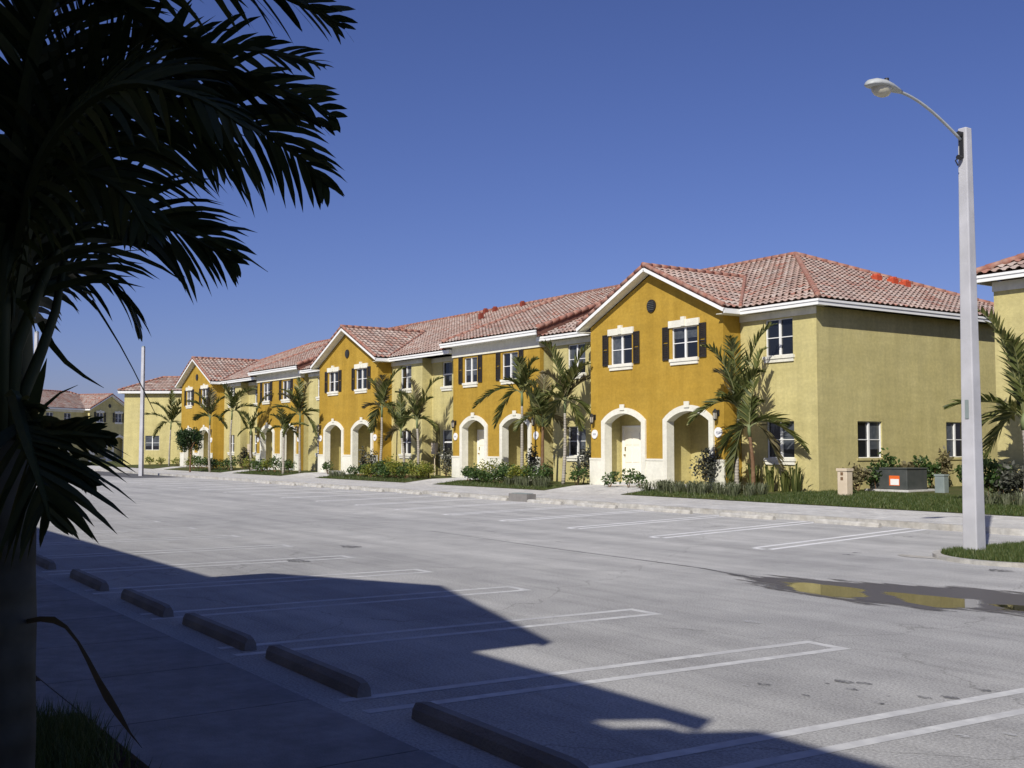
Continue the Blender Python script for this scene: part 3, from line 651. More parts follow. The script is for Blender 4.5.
# the terrace behind the camera that throws the big shadow
def back_row():
    b = empty('townhouse_row', (-10, -2.5, 0)); tag(b, 'yellow gabled terrace on the near side of the lot whose roof shades the near stalls', 'townhouses')
    ox, oy = -10, -2.5
    wins = [(x, z) for x in (-30, -25, -19, -14, -2.0, 4, 9) for z in (1.35, 4.62)]
    holes = [rect(a-ox, a-ox+1.15, z0, z0+1.17) for a, z0 in wins]
    b.location = (ox, oy, 0)
    wall('front_wall', rect(-34-ox, 14-ox, 0, 6.06), holes, 0, .2, M['yellow'], b, out=1)
    for a, z0 in wins: window(b, a-ox, a-ox+1.15, z0, z0+1.17, 0, out=1)
    m = MB(); m.box(-34-ox, -33.8-ox, -12, -.201, 0, 6.06); m.box(13.8-ox, 14-ox, -12, -.201, 0, 6.06); m.box(-34-ox, 14-ox, -12.2, -12, 0, 6.06); m.build('side_wall', M['yellow'], b)
    # projecting gable block
    gx0, gx1 = -9.6-ox, -4.0-ox; cx = (gx0+gx1)/2
    wall('gable_wall', [(gx0, 0), (gx1, 0), (gx1, 6.0), (cx, 6.95), (gx0, 6.0)], [arch_pts(gx0+1, gx0+2.8, .1, 2.58, 2.92)], .85, .25, M['ochre'], b, out=1)
    m = MB(); m.box(gx0, gx0+.2, 0, .599, 0, 6.0); m.box(gx1-.2, gx1, 0, .599, 0, 6.0); m.build('side_wall', M['ochre'], b)
    # roofs: main slope with a small step back in the eave, and the gable's two slopes
    ye = .43; z = 6.25
    r = MB()
    for (xa, xb, yy) in ((-34.4, -.80, ye), (-.80, -.45, ye-.36), (-.45, 14.4, ye+.03)):
        r.add([(xa-ox, yy, z), (xb-ox, yy, z), (xb-ox, -6.1, z+(ye+6.1)*.44), (xa-ox, -6.1, z+(ye+6.1)*.44)], [(0, 1, 2, 3)])
        r.box(xa-ox+.001, xb-ox-.001, yy-.05, yy, z-.22, z-.002)
    r.add([(-34.4-ox, -12.6, z), (14.4-ox, -12.6, z), (14.4-ox, -6.1, z+2.87), (-34.4-ox, -6.1, z+2.87)], [(0, 1, 2, 3)])
    for x in (-34-ox, 14-ox): r.add([(x, 0, 6.0), (x, -12.2, 6.0), (x, -6.1, 9.0)], [(0, 1, 2)])
    ro = r.build('roof', M['tile'], b)
    g = MB(); gy = 1.24; gl, gr = -10.02-ox, -3.59-ox; gc = (gl+gr)/2; gz = z+1.08
    for xa in (gl, gr):
        g.add([(xa, gy, z), (gc, gy, gz), (gc, -1.8, gz), (xa, -1.8, z)], [(0, 1, 2, 3)])
        g.add([(xa, gy, z), (gc, gy, gz), (gc, gy, gz-.2), (xa, gy, z-.2)], [(0, 1, 2, 3)])
    g.build('gable_roof', M['tile'], b)
    return b
back_row()

# ------------------------------------------------------------------ ground
def sheet(name, x0, x1, y0, y1, z, m, parent=None):
    return MB().add([(x0, y0, z), (x1, y0, z), (x1, y1, z), (x0, y1, z)], [(0, 1, 2, 3)]).build(name, m, parent)
tag(sheet('ground', -2500, 2500, -2500, 2500, -.03, M['field']), kind='structure')
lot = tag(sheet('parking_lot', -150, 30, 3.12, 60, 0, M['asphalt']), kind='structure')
tag(sheet('road', -110, -62, 17.2, 20.6, .004, M['dkasph']), kind='structure')
# near pavement, flush with the lot, in separate bays
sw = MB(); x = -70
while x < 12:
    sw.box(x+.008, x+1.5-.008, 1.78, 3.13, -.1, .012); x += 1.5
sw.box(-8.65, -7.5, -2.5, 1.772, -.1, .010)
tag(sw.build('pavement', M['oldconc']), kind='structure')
tag(MB().add([(-70, -2.5, 0), (-8.67, -2.5, 0), (-8.67, 1.76, .0), (-70, 1.76, .0)], [(0, 1, 2, 3)]).add([(-7.48, -2.5, 0), (12, -2.5, 0), (12, 1.76, .0), (-7.48, 1.76, .0)], [(0, 1, 2, 3)]).build('planting_bed', M['mulch']), kind='structure')
# far pavement: kerb, walk in bays
KY, KW = 20.1, 23.85
kb = MB(); x = -100
while x < 6:
    kb.box(x+.01, x+2.99, KY, KY+.16, -.1, .125); x += 3.0
tag(kb.build('kerb', M['kerbc']), kind='structure')
pv = MB(); x = -100
while x < 6:
    pv.box(x+.008, x+1.492, KY+.168, KW, -.1, .118); x += 1.5
for (a, c) in ((-32.9, -28.6), (-57.4, -53), (-43.4, -41.0), (-81, -78.5), (-67, -65)):
    pv.add([(a, KW+.003, .118), (c, KW+.003, .118), (c, 25.2, .27), (a, 25.2, .27), (c, 27.5, .33), (a, 27.5, .33)], [(0, 1, 2, 3), (3, 2, 4, 5)])
tag(pv.build('pavement', M['concrete']), kind='structure')
lw = MB()
for (xa, xb) in ((-110, -81), (-78.5, -67), (-65, -57.4), (-53, -43.4), (-41.0, -32.9), (-28.6, 8)):
    lw.add([(xa, KW+.005, .13), (xb, KW+.005, .13), (xb, 25.2, .26), (xa, 25.2, .26), (xb, 29, .36), (xa, 29, .36), (xb, 60, .36), (xa, 60, .36)], [(0, 1, 2, 3), (3, 2, 4, 5), (5, 4, 6, 7)])
tag(lw.build('lawn', M['grassg']), kind='structure')

# stall markings (parts of the lot)
def stripe(pts, wd=.11, z=.005, m='paint'):
    mb = MB()
    for i in range(len(pts)-1):
        a = Vector((*pts[i], z)); b = Vector((*pts[i+1], z)); t = (b-a).normalized(); s = Vector((-t.y, t.x, 0))*wd/2
        mb.add([a-s, b-s, b+s, a+s], [(0, 1, 2, 3)])
    return mb.build('stall_marking', M[m], lot)
def hairpin(x, ya, yb, gap=.42, sk=0.0, m_='paint'):
    w2 = .1 if m_ == 'paint' else .13; mb = MB()
    for q in (-1, 1):
        xx = x+q*gap/2
        mb.add([(xx-w2/2+sk, ya, .002), (xx+w2/2+sk, ya, .002), (xx+w2/2, yb, .002), (xx-w2/2, yb, .002)], [(0, 1, 2, 3)])
    mb.add([(x-gap/2+w2/2, yb-w2, .002), (x+gap/2-w2/2, yb-w2, .002), (x+gap/2-w2/2, yb, .002), (x-gap/2+w2/2, yb, .002)], [(0, 1, 2, 3)])
    return mb.build('stall_marking', M[m_], lot)
NX = [-4.28, -6.45, -8.8, -11.1, -13.4, -15.75, -18.1, -20.6, -23.1, -25.6, -28.1]
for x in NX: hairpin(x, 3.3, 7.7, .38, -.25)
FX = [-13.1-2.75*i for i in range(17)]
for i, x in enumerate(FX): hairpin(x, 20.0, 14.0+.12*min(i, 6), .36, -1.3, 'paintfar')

def poly_sheet(name, pts, z, m, parent=None):
    tr = tessellate_polygon([[Vector((p[0], p[1], 0)) for p in pts]])
    o = MB().add([(p[0], p[1], z) for p in pts], tr).build(name, m, parent)
    bm = bmesh.new(); bm.from_mesh(o.data); bmesh.ops.recalc_face_normals(bm, faces=bm.faces)
    if bm.faces[:][0].normal.z < 0: bmesh.ops.reverse_faces(bm, faces=bm.faces)
    bm.to_mesh(o.data); bm.free(); return o
from mathutils import noise as mnoise
def rough_poly(pts, n=8, amp=.05):
    out = []
    for i in range(len(pts)):
        a = Vector(pts[i][:2]); b = Vector(pts[(i+1) % len(pts)][:2])
        for k in range(n):
            p = a.lerp(b, k/n); q = Vector((p.x, p.y, 0))
            d = mnoise.noise_vector(q*1.3)*amp*1.3+mnoise.noise_vector(q*4)*amp*.7+mnoise.noise_vector(q*9)*amp*.25
            out.append((p.x+d.x, p.y+d.y))
    return out
def sdist(p, poly):
    d = 1e9; inside = False; n = len(poly)
    for i in range(n):
        a = poly[i]; b = poly[(i+1) % n]; ab = b-a; t = max(0, min(1, (p-a).dot(ab)/max(1e-9, ab.length_squared))); d = min(d, (p-a-ab*t).length)
        if (a.y > p.y) != (b.y > p.y) and p.x < (b.x-a.x)*(p.y-a.y)/(b.y-a.y)+a.x: inside = not inside
    return d if inside else -d
def P2(l): return [Vector(gnd(*p)[:2]) for p in l]
DPOLY = P2(((735, 574.5), (760, 577), (800, 578), (850, 582), (900, 585), (960, 587), (1024, 593), (1090, 600), (1090, 627), (1024, 615.5), (960, 610), (925, 610.5), (895, 606.5), (860, 602), (815, 597), (775, 589), (745, 580)))
WPOLYS = [P2(l) for l in (((780, 581.5), (815, 583.5), (848, 587), (866, 589.5), (868, 597), (850, 600), (825, 597), (800, 592)),
    ((874, 590), (910, 594), (945, 597), (980, 600), (984, 607), (965, 609.5), (935, 608), (912, 603.5), (897, 598)), ((992, 604), (1030, 606), (1090, 612), (1090, 620), (1024, 612.5), (1000, 609.5)))]
gx0, gx1, gy0, gy1 = -16.5, -3.2, 7.6, 13.6; nx_, ny_ = 190, 90
vs = []; sdv = []; swv = []
for j in range(ny_+1):
    for i in range(nx_+1):
        p = Vector((gx0+(gx1-gx0)*i/nx_, gy0+(gy1-gy0)*j/ny_)); vs.append((p.x, p.y, .004)); sdv.append(sdist(p, DPOLY)); swv.append(max(sdist(p, w_) for w_ in WPOLYS))
pm = MB().add(vs, [(j*(nx_+1)+i, j*(nx_+1)+i+1, (j+1)*(nx_+1)+i+1, (j+1)*(nx_+1)+i) for j in range(ny_) for i in range(nx_) if max(sdv[j*(nx_+1)+i], sdv[(j+1)*(nx_+1)+i+1]) > -.9])
pmat = bpy.data.materials.new('puddle_surface'); pmat.use_nodes = True; n_t = pmat.node_tree; N_ = n_t.nodes; L_ = n_t.links
def attr(nm): q = N_.new('ShaderNodeAttribute'); q.attribute_name = nm; return q.outputs['Fac']
tc_ = N_.new('ShaderNodeTexCoord')
def strn(sx, sy, det, amp):
    mp = N_.new('ShaderNodeMapping'); mp.inputs['Scale'].default_value = (sx, sy, 1); no = N_.new('ShaderNodeTexNoise'); no.inputs['Scale'].default_value = 1; no.inputs['Detail'].default_value = det; no.inputs['Roughness'].default_value = .65
    L_.new(tc_.outputs['Object'], mp.inputs[0]); L_.new(mp.outputs[0], no.inputs[0])
    m_ = N_.new('ShaderNodeMath'); m_.operation = 'MULTIPLY_ADD'; L_.new(no.outputs[0], m_.inputs[0]); m_.inputs[1].default_value = amp; m_.inputs[2].default_value = -amp/2; return m_.outputs[0]
def thr(src, nz, lo, hi):
    a_ = N_.new('ShaderNodeMath'); L_.new(src, a_.inputs[0]); L_.new(nz, a_.inputs[1]); r = N_.new('ShaderNodeMapRange'); r.inputs[1].default_value = lo; r.inputs[2].default_value = hi; L_.new(a_.outputs[0], r.inputs[0]); return r.outputs[0]
wet = thr(attr('sd'), strn(1.1, 6, 9, 1.5), -.05, .13); wat = thr(attr('sw'), strn(1.6, 7, 7, .45), -.01, .04)
pr_ = N_['Principled BSDF']
cm = N_.new('ShaderNodeMix'); cm.data_type = 'RGBA'; L_.new(wat, cm.inputs[0]); cm.inputs[6].default_value = (.10, .092, .086, 1); cm.inputs[7].default_value = (.028, .026, .02, 1); L_.new(cm.outputs[2], pr_.inputs['Base Color'])
rm = N_.new('ShaderNodeMapRange'); rm.inputs[3].default_value = .5; rm.inputs[4].default_value = .025; L_.new(wat, rm.inputs[0]); L_.new(rm.outputs[0], pr_.inputs['Roughness'])
L_.new(wet, pr_.inputs['Alpha'])
po_ = pm.build('puddle', pmat)
for nm, vals in (('sd', sdv), ('sw', swv)): po_.data.attributes.new(nm, 'FLOAT', 'POINT').data.foreach_set('value', vals)
tag(po_, kind='structure')
# drain line down the middle of the lane
cl = MB(); P = [gnd(430, 531), gnd(500, 541), gnd(560, 549.5), gnd(640, 560), (gnd(700, 568)), gnd(748, 577)]
wds = [.02, .03, .035, .05, .07, .12]
for i in range(5):
    for k in range(6):
        a = P[i].lerp(P[i+1], k/6); b = P[i].lerp(P[i+1], (k+1)/6); wa = wds[i]*(1+.4*rnd.random()); t = (b-a).normalized(); s = Vector((-t.y, t.x, 0))*wa/2
        cl.add([a-s+Vector((0, 0, .004)), b-s+Vector((0, 0, .004)), b+s+Vector((0, 0, .004)), a+s+Vector((0, 0, .004))], [(0, 1, 2, 3)])
tag(cl.build('drain_line', M['crack']), kind='structure')
# small stains, chips
def blob(name, px, py, w_, m, z=.006, asp=.6):
    c = gnd(px, py); r = random.Random(int(px*7+py)); n = 14
    pts = [(c.x+w_*math.cos(2*math.pi*i/n)*r.uniform(.6, 1.1), c.y+w_*asp*math.sin(2*math.pi*i/n)*r.uniform(.6, 1.1)) for i in range(n)]
    return poly_sheet('stall_stain', pts, z, m, lot)
for px, py, s in ((764, 685, .07), (844, 682, .09), (864, 684, .08), (853, 690, .06), (827, 684, .03), (806, 696, .04), (880, 704, .05), (889, 697, .02), (925, 698, .07), (950, 698, .08), (985, 691, .07), (849, 555, .12), (856, 553, .1), (1001, 571, .25), (985, 545, .2), (350, 547, .3), (298, 561, .3), (908, 537, .12)):
    blob('s', px, py, s, M['stain'])
for px, py, s in ((750, 622, .14), (963, 737, .06), (935, 731, .03), (1010, 735, .05), (745, 686, .04)): blob('s', px, py, s, M['palestain'])
blob('s', 920, 557, .42, M['kerbc'], asp=.45)

# ------------------------------------------------------------------ wheel stops
def stop_mesh(L=1.83):
    mb = MB(); n = [(-.075, 0), (.075, 0), (.065, .075), (.035, .125), (-.035, .125), (-.065, .075)]
    vs = []
    for x, s in ((-L/2, .80), (-L/2+.09, 1), (L/2-.09, 1), (L/2, .80)):
        vs += [(x, a*s, c*(1 if s == 1 else .86)) for a, c in n]
    fs = [(k*6+i, k*6+(i+1) % 6, (k+1)*6+(i+1) % 6, (k+1)*6+i) for k in range(3) for i in range(6)]
    fs += [tuple(range(6))[::-1], tuple(range(18, 24))]
    mb.add(vs, fs)
    return mb
sm = None
def wheel_stop(x, y, rz, L, label, group):
    global sm
    if sm is None: sm = {}
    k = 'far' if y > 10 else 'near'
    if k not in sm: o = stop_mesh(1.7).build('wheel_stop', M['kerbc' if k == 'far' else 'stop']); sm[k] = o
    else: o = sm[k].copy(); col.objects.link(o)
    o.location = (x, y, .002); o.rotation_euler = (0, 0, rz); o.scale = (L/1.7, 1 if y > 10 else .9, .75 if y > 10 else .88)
    tag(o, label, 'wheel stop', group); return o
near_lab = ['nearest wheel stop in the shade, cut off by the bottom edge of the photo', 'second nearest wheel stop in the shade, whole and dark', 'third shaded wheel stop from the front, near the tip of the hanging dead leaf', 'fourth shaded wheel stop from the front', 'fifth shaded wheel stop, between the fourth and the palm fronds', 'sixth shaded wheel stop, just beyond the drooping palm frond', 'seventh shaded wheel stop, hidden in part by the near palm']
xs = [-5.33, -7.75, -9.85, -12.05, -14.5, -17.3, -19.9]
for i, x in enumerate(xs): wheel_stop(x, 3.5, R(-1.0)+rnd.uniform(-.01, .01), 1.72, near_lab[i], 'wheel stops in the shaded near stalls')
fs_x = [-16.0, -18.95, -21.75, -24.7, -27.2, -30.1, -33.0, -35.6, -38.5, -41.3, -44.0, -46.8, -49.6]
for i, x in enumerate(fs_x):
    wheel_stop(x, 19.75, rnd.uniform(-.03, .03), 1.75, 'pale sunlit wheel stop beside the far kerb, number %s from the lamp post' % ['one','two','three','four','five','six','seven','eight','nine','ten','eleven','twelve','thirteen'][i], 'sunlit wheel stops along the far kerb')

# storm inlet by the kerb
p = gnd(564, 500); m = MB(); m.box(p.x-.5, p.x+.5, 19.75, KY-.005, 0, .24); o = m.build('storm_inlet', M['stop'])
m = MB(); m.box(p.x-.42, p.x+.42, 19.80, KY-.05, .241, .26); m.build('inlet_cover', M['util'], o)
tag(o, 'grey concrete storm inlet block at the far kerb below the middle palms', 'storm drain')

# ------------------------------------------------------------------ island with the lamp post
isl = [(-10.95, 20.09), (-10.95, 18.0), (-10.95, 16.6)]; cxI, cyI = -9.62, 16.0
for i in range(25):
    q = math.pi+math.pi*i/24; isl.append((cxI+1.33*math.cos(q), cyI+1.33*math.sin(q)))
isl += [(-8.29, 17.0), (-8.29, 18.6), (-8.29, 20.09)]
def kerb_ring(pts, wd, z1, name):
    mb = MB(); k = len(pts); ctr = Vector((cxI, cyI+1.5))
    inn = []
    for i, p_ in enumerate(pts):
        a = Vector(pts[max(i-1, 0)]); b = Vector(pts[min(i+1, k-1)]); t = (b-a).normalized(); nrm = Vector((-t.y, t.x))
        if nrm.dot(ctr-Vector(p_)) < 0: nrm = -nrm
        inn.append((p_[0]+nrm.x*wd, p_[1]+nrm.y*wd))
    for i in range(k-1):
        a, b, c, d = pts[i], pts[i+1], inn[i+1], inn[i]
        mb.add([(a[0], a[1], 0), (b[0], b[1], 0), (a[0]*.999+d[0]*.001, a[1], z1), (b[0], b[1], z1), (c[0], c[1], z1), (d[0], d[1], z1)], [(0, 1, 3, 2), (2, 3, 4, 5)])
    return mb.build(name, M['kerbc']), inn
ko, inn = kerb_ring(isl, .12, .06, 'kerb'); tag(ko, kind='structure')
tag(poly_sheet('lawn', inn, .057, M['grassg']), kind='structure')

lp = empty('street_lamp', (-10.5, 16.03, .05)); tag(lp, 'tall tapered square concrete lamp post with curved arm and cobra head on the grassy island', 'street lamp')
PH = 6.80
m = MB(); b0, b1 = .128, .078
m.add([(-b0, -b0, -.1), (b0, -b0, -.1), (b0, b0, -.1), (-b0, b0, -.1), (-b1, -b1, PH), (b1, -b1, PH), (b1, b1, PH), (-b1, b1, PH)], [(0, 3, 2, 1), (4, 5, 6, 7), (0, 1, 5, 4), (1, 2, 6, 5), (2, 3, 7, 6), (3, 0, 4, 7)])
po = m.build('pole', M['pole'], lp)
mm = po.modifiers.new('bevel', 'BEVEL'); mm.width = .018; mm.segments = 2
m = MB(); m.box(-.03, .03, -.125, -.09, 2.1, 2.4); m.build('access_plate', M['util'], po)
yy = -b1
m = MB(); pts = [(0, yy-.04-1.60*t, PH-.2+.50*math.sin(t*math.pi/2*.98)) for t in [i/14 for i in range(15)]]
m.tube(pts, .024, 10); ar = m.build('arm', M['steel'], lp, True)
m = MB(); m.box(-.03, .03, yy-.04, yy, PH-.5, PH-.08); m.tube([(0, yy-.05, PH-.12), (0, yy-.10, PH-.12)], .05, 8); m.tube([(0, yy-.05, PH-.5), (0, yy-.12, PH-.5)], .04, 8)
m.tube([(0, yy-.1, PH-.5), (-.02, yy-.16, PH-.56), (0, yy-.12, PH-.64)], .012, 6); m.build('bracket', M['dark_metal'], lp)
def head():
    m = MB(); rings = [(-1.62, .035, .04, .29), (-1.74, .07, .06, .295), (-1.92, .12, .085, .30), (-2.11, .155, .10, .30), (-2.27, .15, .095, .295), (-2.38, .10, .07, .285), (-2.43, .03, .03, .275)]
    n = 16; vs = []
    for y, rx, rz, zc in rings:
        for j in range(n):
            q = 2*math.pi*j/n; zz = math.sin(q); vs.append((rx*math.cos(q), y, PH+zc+rz*(zz if zz > 0 else zz*.35)))
    k = len(rings); m.add(vs, [(i*n+j, (i+1)*n+j, (i+1)*n+(j+1) % n, i*n+(j+1) % n) for i in range(k-1) for j in range(n)]+[tuple(range(n)), tuple((k-1)*n+j for j in range(n))[::-1]])
    return m
hd = head().build('lamp_head', M['steel'], lp, True)
m = MB(); vs = []; n = 16
for kk, (s, zz) in enumerate(((1, .275), (.93, .22), (.7, .17), (.35, .145))):
    for j in range(n): q = 2*math.pi*j/n; vs.append((.125*s*math.cos(q), -2.10+.2*s*math.sin(q), PH+zz))
m.add(vs, [(i*n+j, i*n+(j+1) % n, (i+1)*n+(j+1) % n, (i+1)*n+j) for i in range(3) for j in range(n)]+[tuple(3*n+j for j in range(n))])
m.build('lamp_lens', M['dome'], hd, True)
m = MB(); m.tube([(0, -1.97, PH+.37), (0, -1.97, PH+.45)], .035, 10); m.build('photocell', M['dark_metal'], hd)

# far poles
def bare_pole(p, h, r, label):
    e = empty('utility_pole', p); tag(e, label, 'pole'); MB().tube([(0, 0, -.2), (0, 0, h)], [r*1.2, r*.85], 4).build('pole', M['pole'], e)
    MB().tube([(0, 0, h-.02), (0, 0, h+.06)], [r*.9, r*.6], 4).build('pole_cap', M['util'], e)
q = gnd(141, 476); bare_pole((q.x, q.y, 0), 7.6, .13, 'thin bare grey concrete pole in front of the far yellow house')
q = CC+ray(34, 447)*75; bare_pole((q.x, q.y, 0), 9.5, .17, 'pale distant pole half hidden behind the near palm fronds')

# ------------------------------------------------------------------ utilities on the grass
def at_lawn(px, py, lim=None):
    p = gnd(px, py, .2)
    if lim and p.y > lim: p = onY(px, py, lim)
    z = .13+(p.y-23.85)*(.13/1.35) if p.y < 25.2 else .26+(p.y-25.2)*(.1/3.8)
    return Vector((p.x, p.y, max(.12, min(z, .36))))
p = at_lawn(843, 499); e = empty('utility_pedestal', (p.x, p.y+.1, p.z)); tag(e, 'beige utility pedestal standing on the grass at the corner of the terrace', 'utility box')
m = MB(); m.box(-.17, .17, -.13, .13, -.05, .72); o = m.build('cabinet', M['beige'], e); bv = o.modifiers.new('b', 'BEVEL'); bv.width = .012
MB().box(-.19, .19, -.15, .15, .722, .80).build('lid', M['beige'], e)
for z in (.46, .60): MB().box(-.05, .04, -.137, -.1305, z, z+.09).build('mark', M['orange'] if 0 else M['barkb'], e)
p = at_lawn(825, 494); e = empty('utility_pedestal', p); tag(e, 'small grey green utility box beside the taller beige one', 'utility box')
o = MB().box(-.13, .13, -.11, .11, -.05, .6).build('cabinet', M['util'], e); o.modifiers.new('b', 'BEVEL').width = .015
MB().box(-.14, .14, -.12, .12, .602, .66).build('lid', M['util'], e)
p = at_lawn(942, 498); e = empty('utility_pedestal', p); tag(e, 'small grey utility box right of the dark transformer, left of the lamp post', 'utility box')
o = MB().box(-.16, .16, -.12, .12, -.05, .48).build('cabinet', M['util'], e); o.modifiers.new('b', 'BEVEL').width = .015
MB().box(-.17, .17, -.13, .13, .482, .54).build('lid', M['util'], e)
p = at_lawn(905, 497); e = empty('transformer', (p.x-.6, p.y+.5, p.z)); tag(e, 'low dark grey transformer cabinet with an orange and white sticker by the end wall', 'transformer')
MB().box(-.8, .8, -.6, 1.0, -.05, .06).build('pad', M['concrete'], e)
o = MB().box(-.68, .68, -.5, .5, .062, .68).build('cabinet', M['dgreen'], e); o.modifiers.new('b', 'BEVEL').width = .02
MB().box(-.70, .70, -.52, .52, .682, .72).build('lid', M['dgreen'], e)
MB().box(.05, .42, -.506, -.5015, .18, .48).build('warning_sticker', M['orange'], e)
MB().box(.10, .40, -.512, -.507, .20, .38).build('warning_sticker', M['label'], e)

# ------------------------------------------------------------------ plants
def frond(mb, pts, L, n, width, droop, rr, spread=55, side=None, segs=3, base_bare=.12, stemr=.012, fullness=1.0, m_leaf=0, m_stem=1, twist=.25, fold=.3):
    """feather frond: pts = stem samples, leaflets on both sides"""
    pts = [Vector(p) for p in pts]; K = len(pts)
    mb.tube(pts, [stemr*(1.3-1.0*i/(K-1)) for i in range(K)], 5, m_stem, False)
    cum = [0]
    for i in range(1, K): cum.append(cum[-1]+(pts[i]-pts[i-1]).length)
    tot = cum[-1]
    def P(s):
        d = s*tot
        for i in range(1, K):
            if cum[i] >= d or i == K-1:
                f = (d-cum[i-1])/max(1e-6, cum[i]-cum[i-1]); return pts[i-1].lerp(pts[i], min(1, f)), (pts[i]-pts[i-1]).normalized()
    for j in range(n):
        s = base_bare+(1-base_bare)*(j+.5)/n
        p, T = P(s)
        S = side.copy() if side is not None else T.cross(Vector((0, 0, 1)))
        S = (S - T*S.dot(T))
        if S.length < .1: S = T.cross(Vector((1, 0, 0)))
        S.normalize(); Nn = S.cross(T).normalized()
        prof = (math.sin(math.pi*min(1, .18+.80*s))**.7)
        for q in (-1, 1):
            if rr.random() > fullness: continue
            l = L*prof*rr.uniform(.82, 1.1)
            a = R(spread*(1-.45*s)+rr.uniform(-6, 6))
            d = (T*math.cos(a)+S*(q*math.sin(a))+Nn*(fold+rr.uniform(-twist, twist))).normalized()
            wv = (T - d*T.dot(d)).normalized()
            wv = (wv*math.cos(rr.uniform(-.6, .6))+d.cross(wv)*math.sin(rr.uniform(-.8, .8))).normalized()
            vs = []; c = p.copy(); dd = d.copy()
            for k in range(segs+1):
                t = k/segs; ww = width*(.35+1.3*t if t < .35 else .8*(1-t)**.6+.1)*(.0 if k == segs else 1)
                if k == segs: vs.append(c.copy())
                else: vs += [c-wv*ww/2, c+wv*ww/2]
                dd = (dd+Vector((0, 0, -1))*droop/segs*(.4+t)).normalized(); c = c+dd*(l/segs)
            fs = [(2*k, 2*k+1, 2*k+3, 2*k+2) for k in range(segs-1)]+[(2*segs-2, 2*segs-1, 2*segs)]
            mb.add(vs, fs, m_leaf)
def bez(a, b, c, n=9):
    return [a*(1-t)**2+b*2*t*(1-t)+c*t*t for t in [i/(n-1) for i in range(n)]]

def facade_palm(base, crown, tips, label, brown=False, dry=.15, L=.72, r=.055, zb=None, seed=1, kind='palm_tree', n=34, dz=0):
    tips = list(tips)+[(crown[0]+random.Random(seed*7+k).uniform(-26, 26), crown[1]+random.Random(seed*9+k).uniform(-42, 5), random.Random(seed+k).uniform(-1.2, 1.2)) for k in range(2)]
    rr = random.Random(seed)
    g0 = at_lawn(*base, lim=25.7); depth = (g0-CC).dot(CF)
    cr = CC+ray(*crown)*depth
    e = empty(kind, g0); tag(e, label, 'palm tree')
    c = cr-g0; k = 8
    bend = Vector((rr.uniform(-.1, .1), rr.uniform(-.1, .1), 0))
    tp = [Vector((0, 0, -.1))*(1-t)+c*t*.92+bend*math.sin(math.pi*t) for t in [i/(k-1) for i in range(k)]]
    MB().tube(tp, [r*(1.45-.6*i/(k-1)) for i in range(k)], 8).build('trunk', M['barkb' if brown else 'bark'], e, True)
    cs = [tp[-1]-(tp[-1]-tp[-2])*.4, tp[-1]*.5+c*.5, c+Vector((0, 0, .12))]
    MB().tube(cs, [r*.95, r*1.1, r*.5], 8).build('crownshaft', M['shaft'], e, True)
    for i, tp_ in enumerate(tips):
        dd = depth+ (tp_[2] if len(tp_) > 2 else rr.uniform(-.7, .7))
        t = CC+ray(tp_[0], tp_[1])*dd-g0
        ln = (t-c).length; horiz = Vector((t.x-c.x, t.y-c.y, 0))
        ctrl = c+horiz*.35+Vector((0, 0, max(.35*ln, (t.z-c.z)*.75+.18*ln)))
        mb = MB(); frond(mb, bez(c, ctrl, t), L*min(1, ln/1.6+.25)*.88, n, .092, .55, rr, 50, stemr=.018, segs=3)
        mb.build('frond', [M['leafdry' if rr.random() < dry else 'leaf'], M['rachis']], e)
    return e
# (base px), (crown px), frond tips px
facade_palm((737, 489), (739, 408), [(702, 346), (776, 324), (689, 424), (716, 372, .8), (728, 336, -.8), (762, 402)], 'pale trunked palm right of the second arch, beside the end bay', seed=3, L=.75)
facade_palm((753, 487), (749, 428), [(766, 348), (808, 452), (782, 470), (722, 452), (731, 478, .5), (792, 428, .8)], 'brown leaning palm with a big arching frond in front of the end bay window', brown=True, seed=5, dry=.4, L=.72)
facade_palm((563, 484), (565, 402), [(541, 342), (597, 344), (599, 378), (590, 415), (540, 398), (548, 425, .5), (572, 372), (580, 430)], 'palm with forked upright fronds between the box block and the nearest gable', seed=8)
facade_palm((522, 483), (522, 394), [(474, 408), (517, 358), (495, 428), (545, 384), (505, 380), (538, 425)], 'thin palm in front of the second arch of the nearer flat fronted block', seed=11)
facade_palm((542, 483), (543, 418), [(528, 382), (560, 385), (516, 430), (566, 430), (545, 372)], 'short brown trunked palm, middle of the three palms by the nearer flat block', brown=True, seed=13, dry=.4)
facade_palm((379, 476), (382, 408), [(369, 380), (405, 368), (364, 408), (396, 420), (372, 432), (392, 382)], 'palm with pinkish trunk at the right corner of the middle gable', seed=17)
facade_palm((417, 475), (417, 421), [(443, 378), (396, 392), (432, 398), (400, 425), (410, 380), (436, 430)], 'palm reaching towards the small window left of the nearer flat block', seed=19)
facade_palm((402, 475), (401, 432), [(388, 412), (415, 410), (386, 440), (418, 446), (400, 392)], 'short bushy palm between two taller ones right of the middle gable', seed=23, L=.5)
facade_palm((300, 474), (300, 416), [(282, 390), (312, 382), (272, 408), (318, 412), (284, 436), (316, 436), (298, 378)], 'bushy palm in front of the farther flat fronted block', seed=29)
facade_palm((232, 471), (232, 412), [(224, 388), (244, 392), (260, 408), (220, 420), (246, 428)], 'slender palm right of the farthest gable', seed=31)
facade_palm((210, 471), (210, 418), [(193, 393), (226, 398), (196, 420), (226, 428), (212, 388)], 'bushy palm at the right corner of the farthest gable', seed=37)
facade_palm((252, 471), (251, 430), [(240, 412), (266, 412), (238, 436), (264, 440)], 'small palm between the farthest gable and the farther flat block', seed=41, L=.5)
facade_palm((283, 474), (284, 430), [(270, 415), (296, 414), (268, 432), (300, 440)], 'small leaning palm left of the bushy one at the farther flat block', seed=43, L=.5)
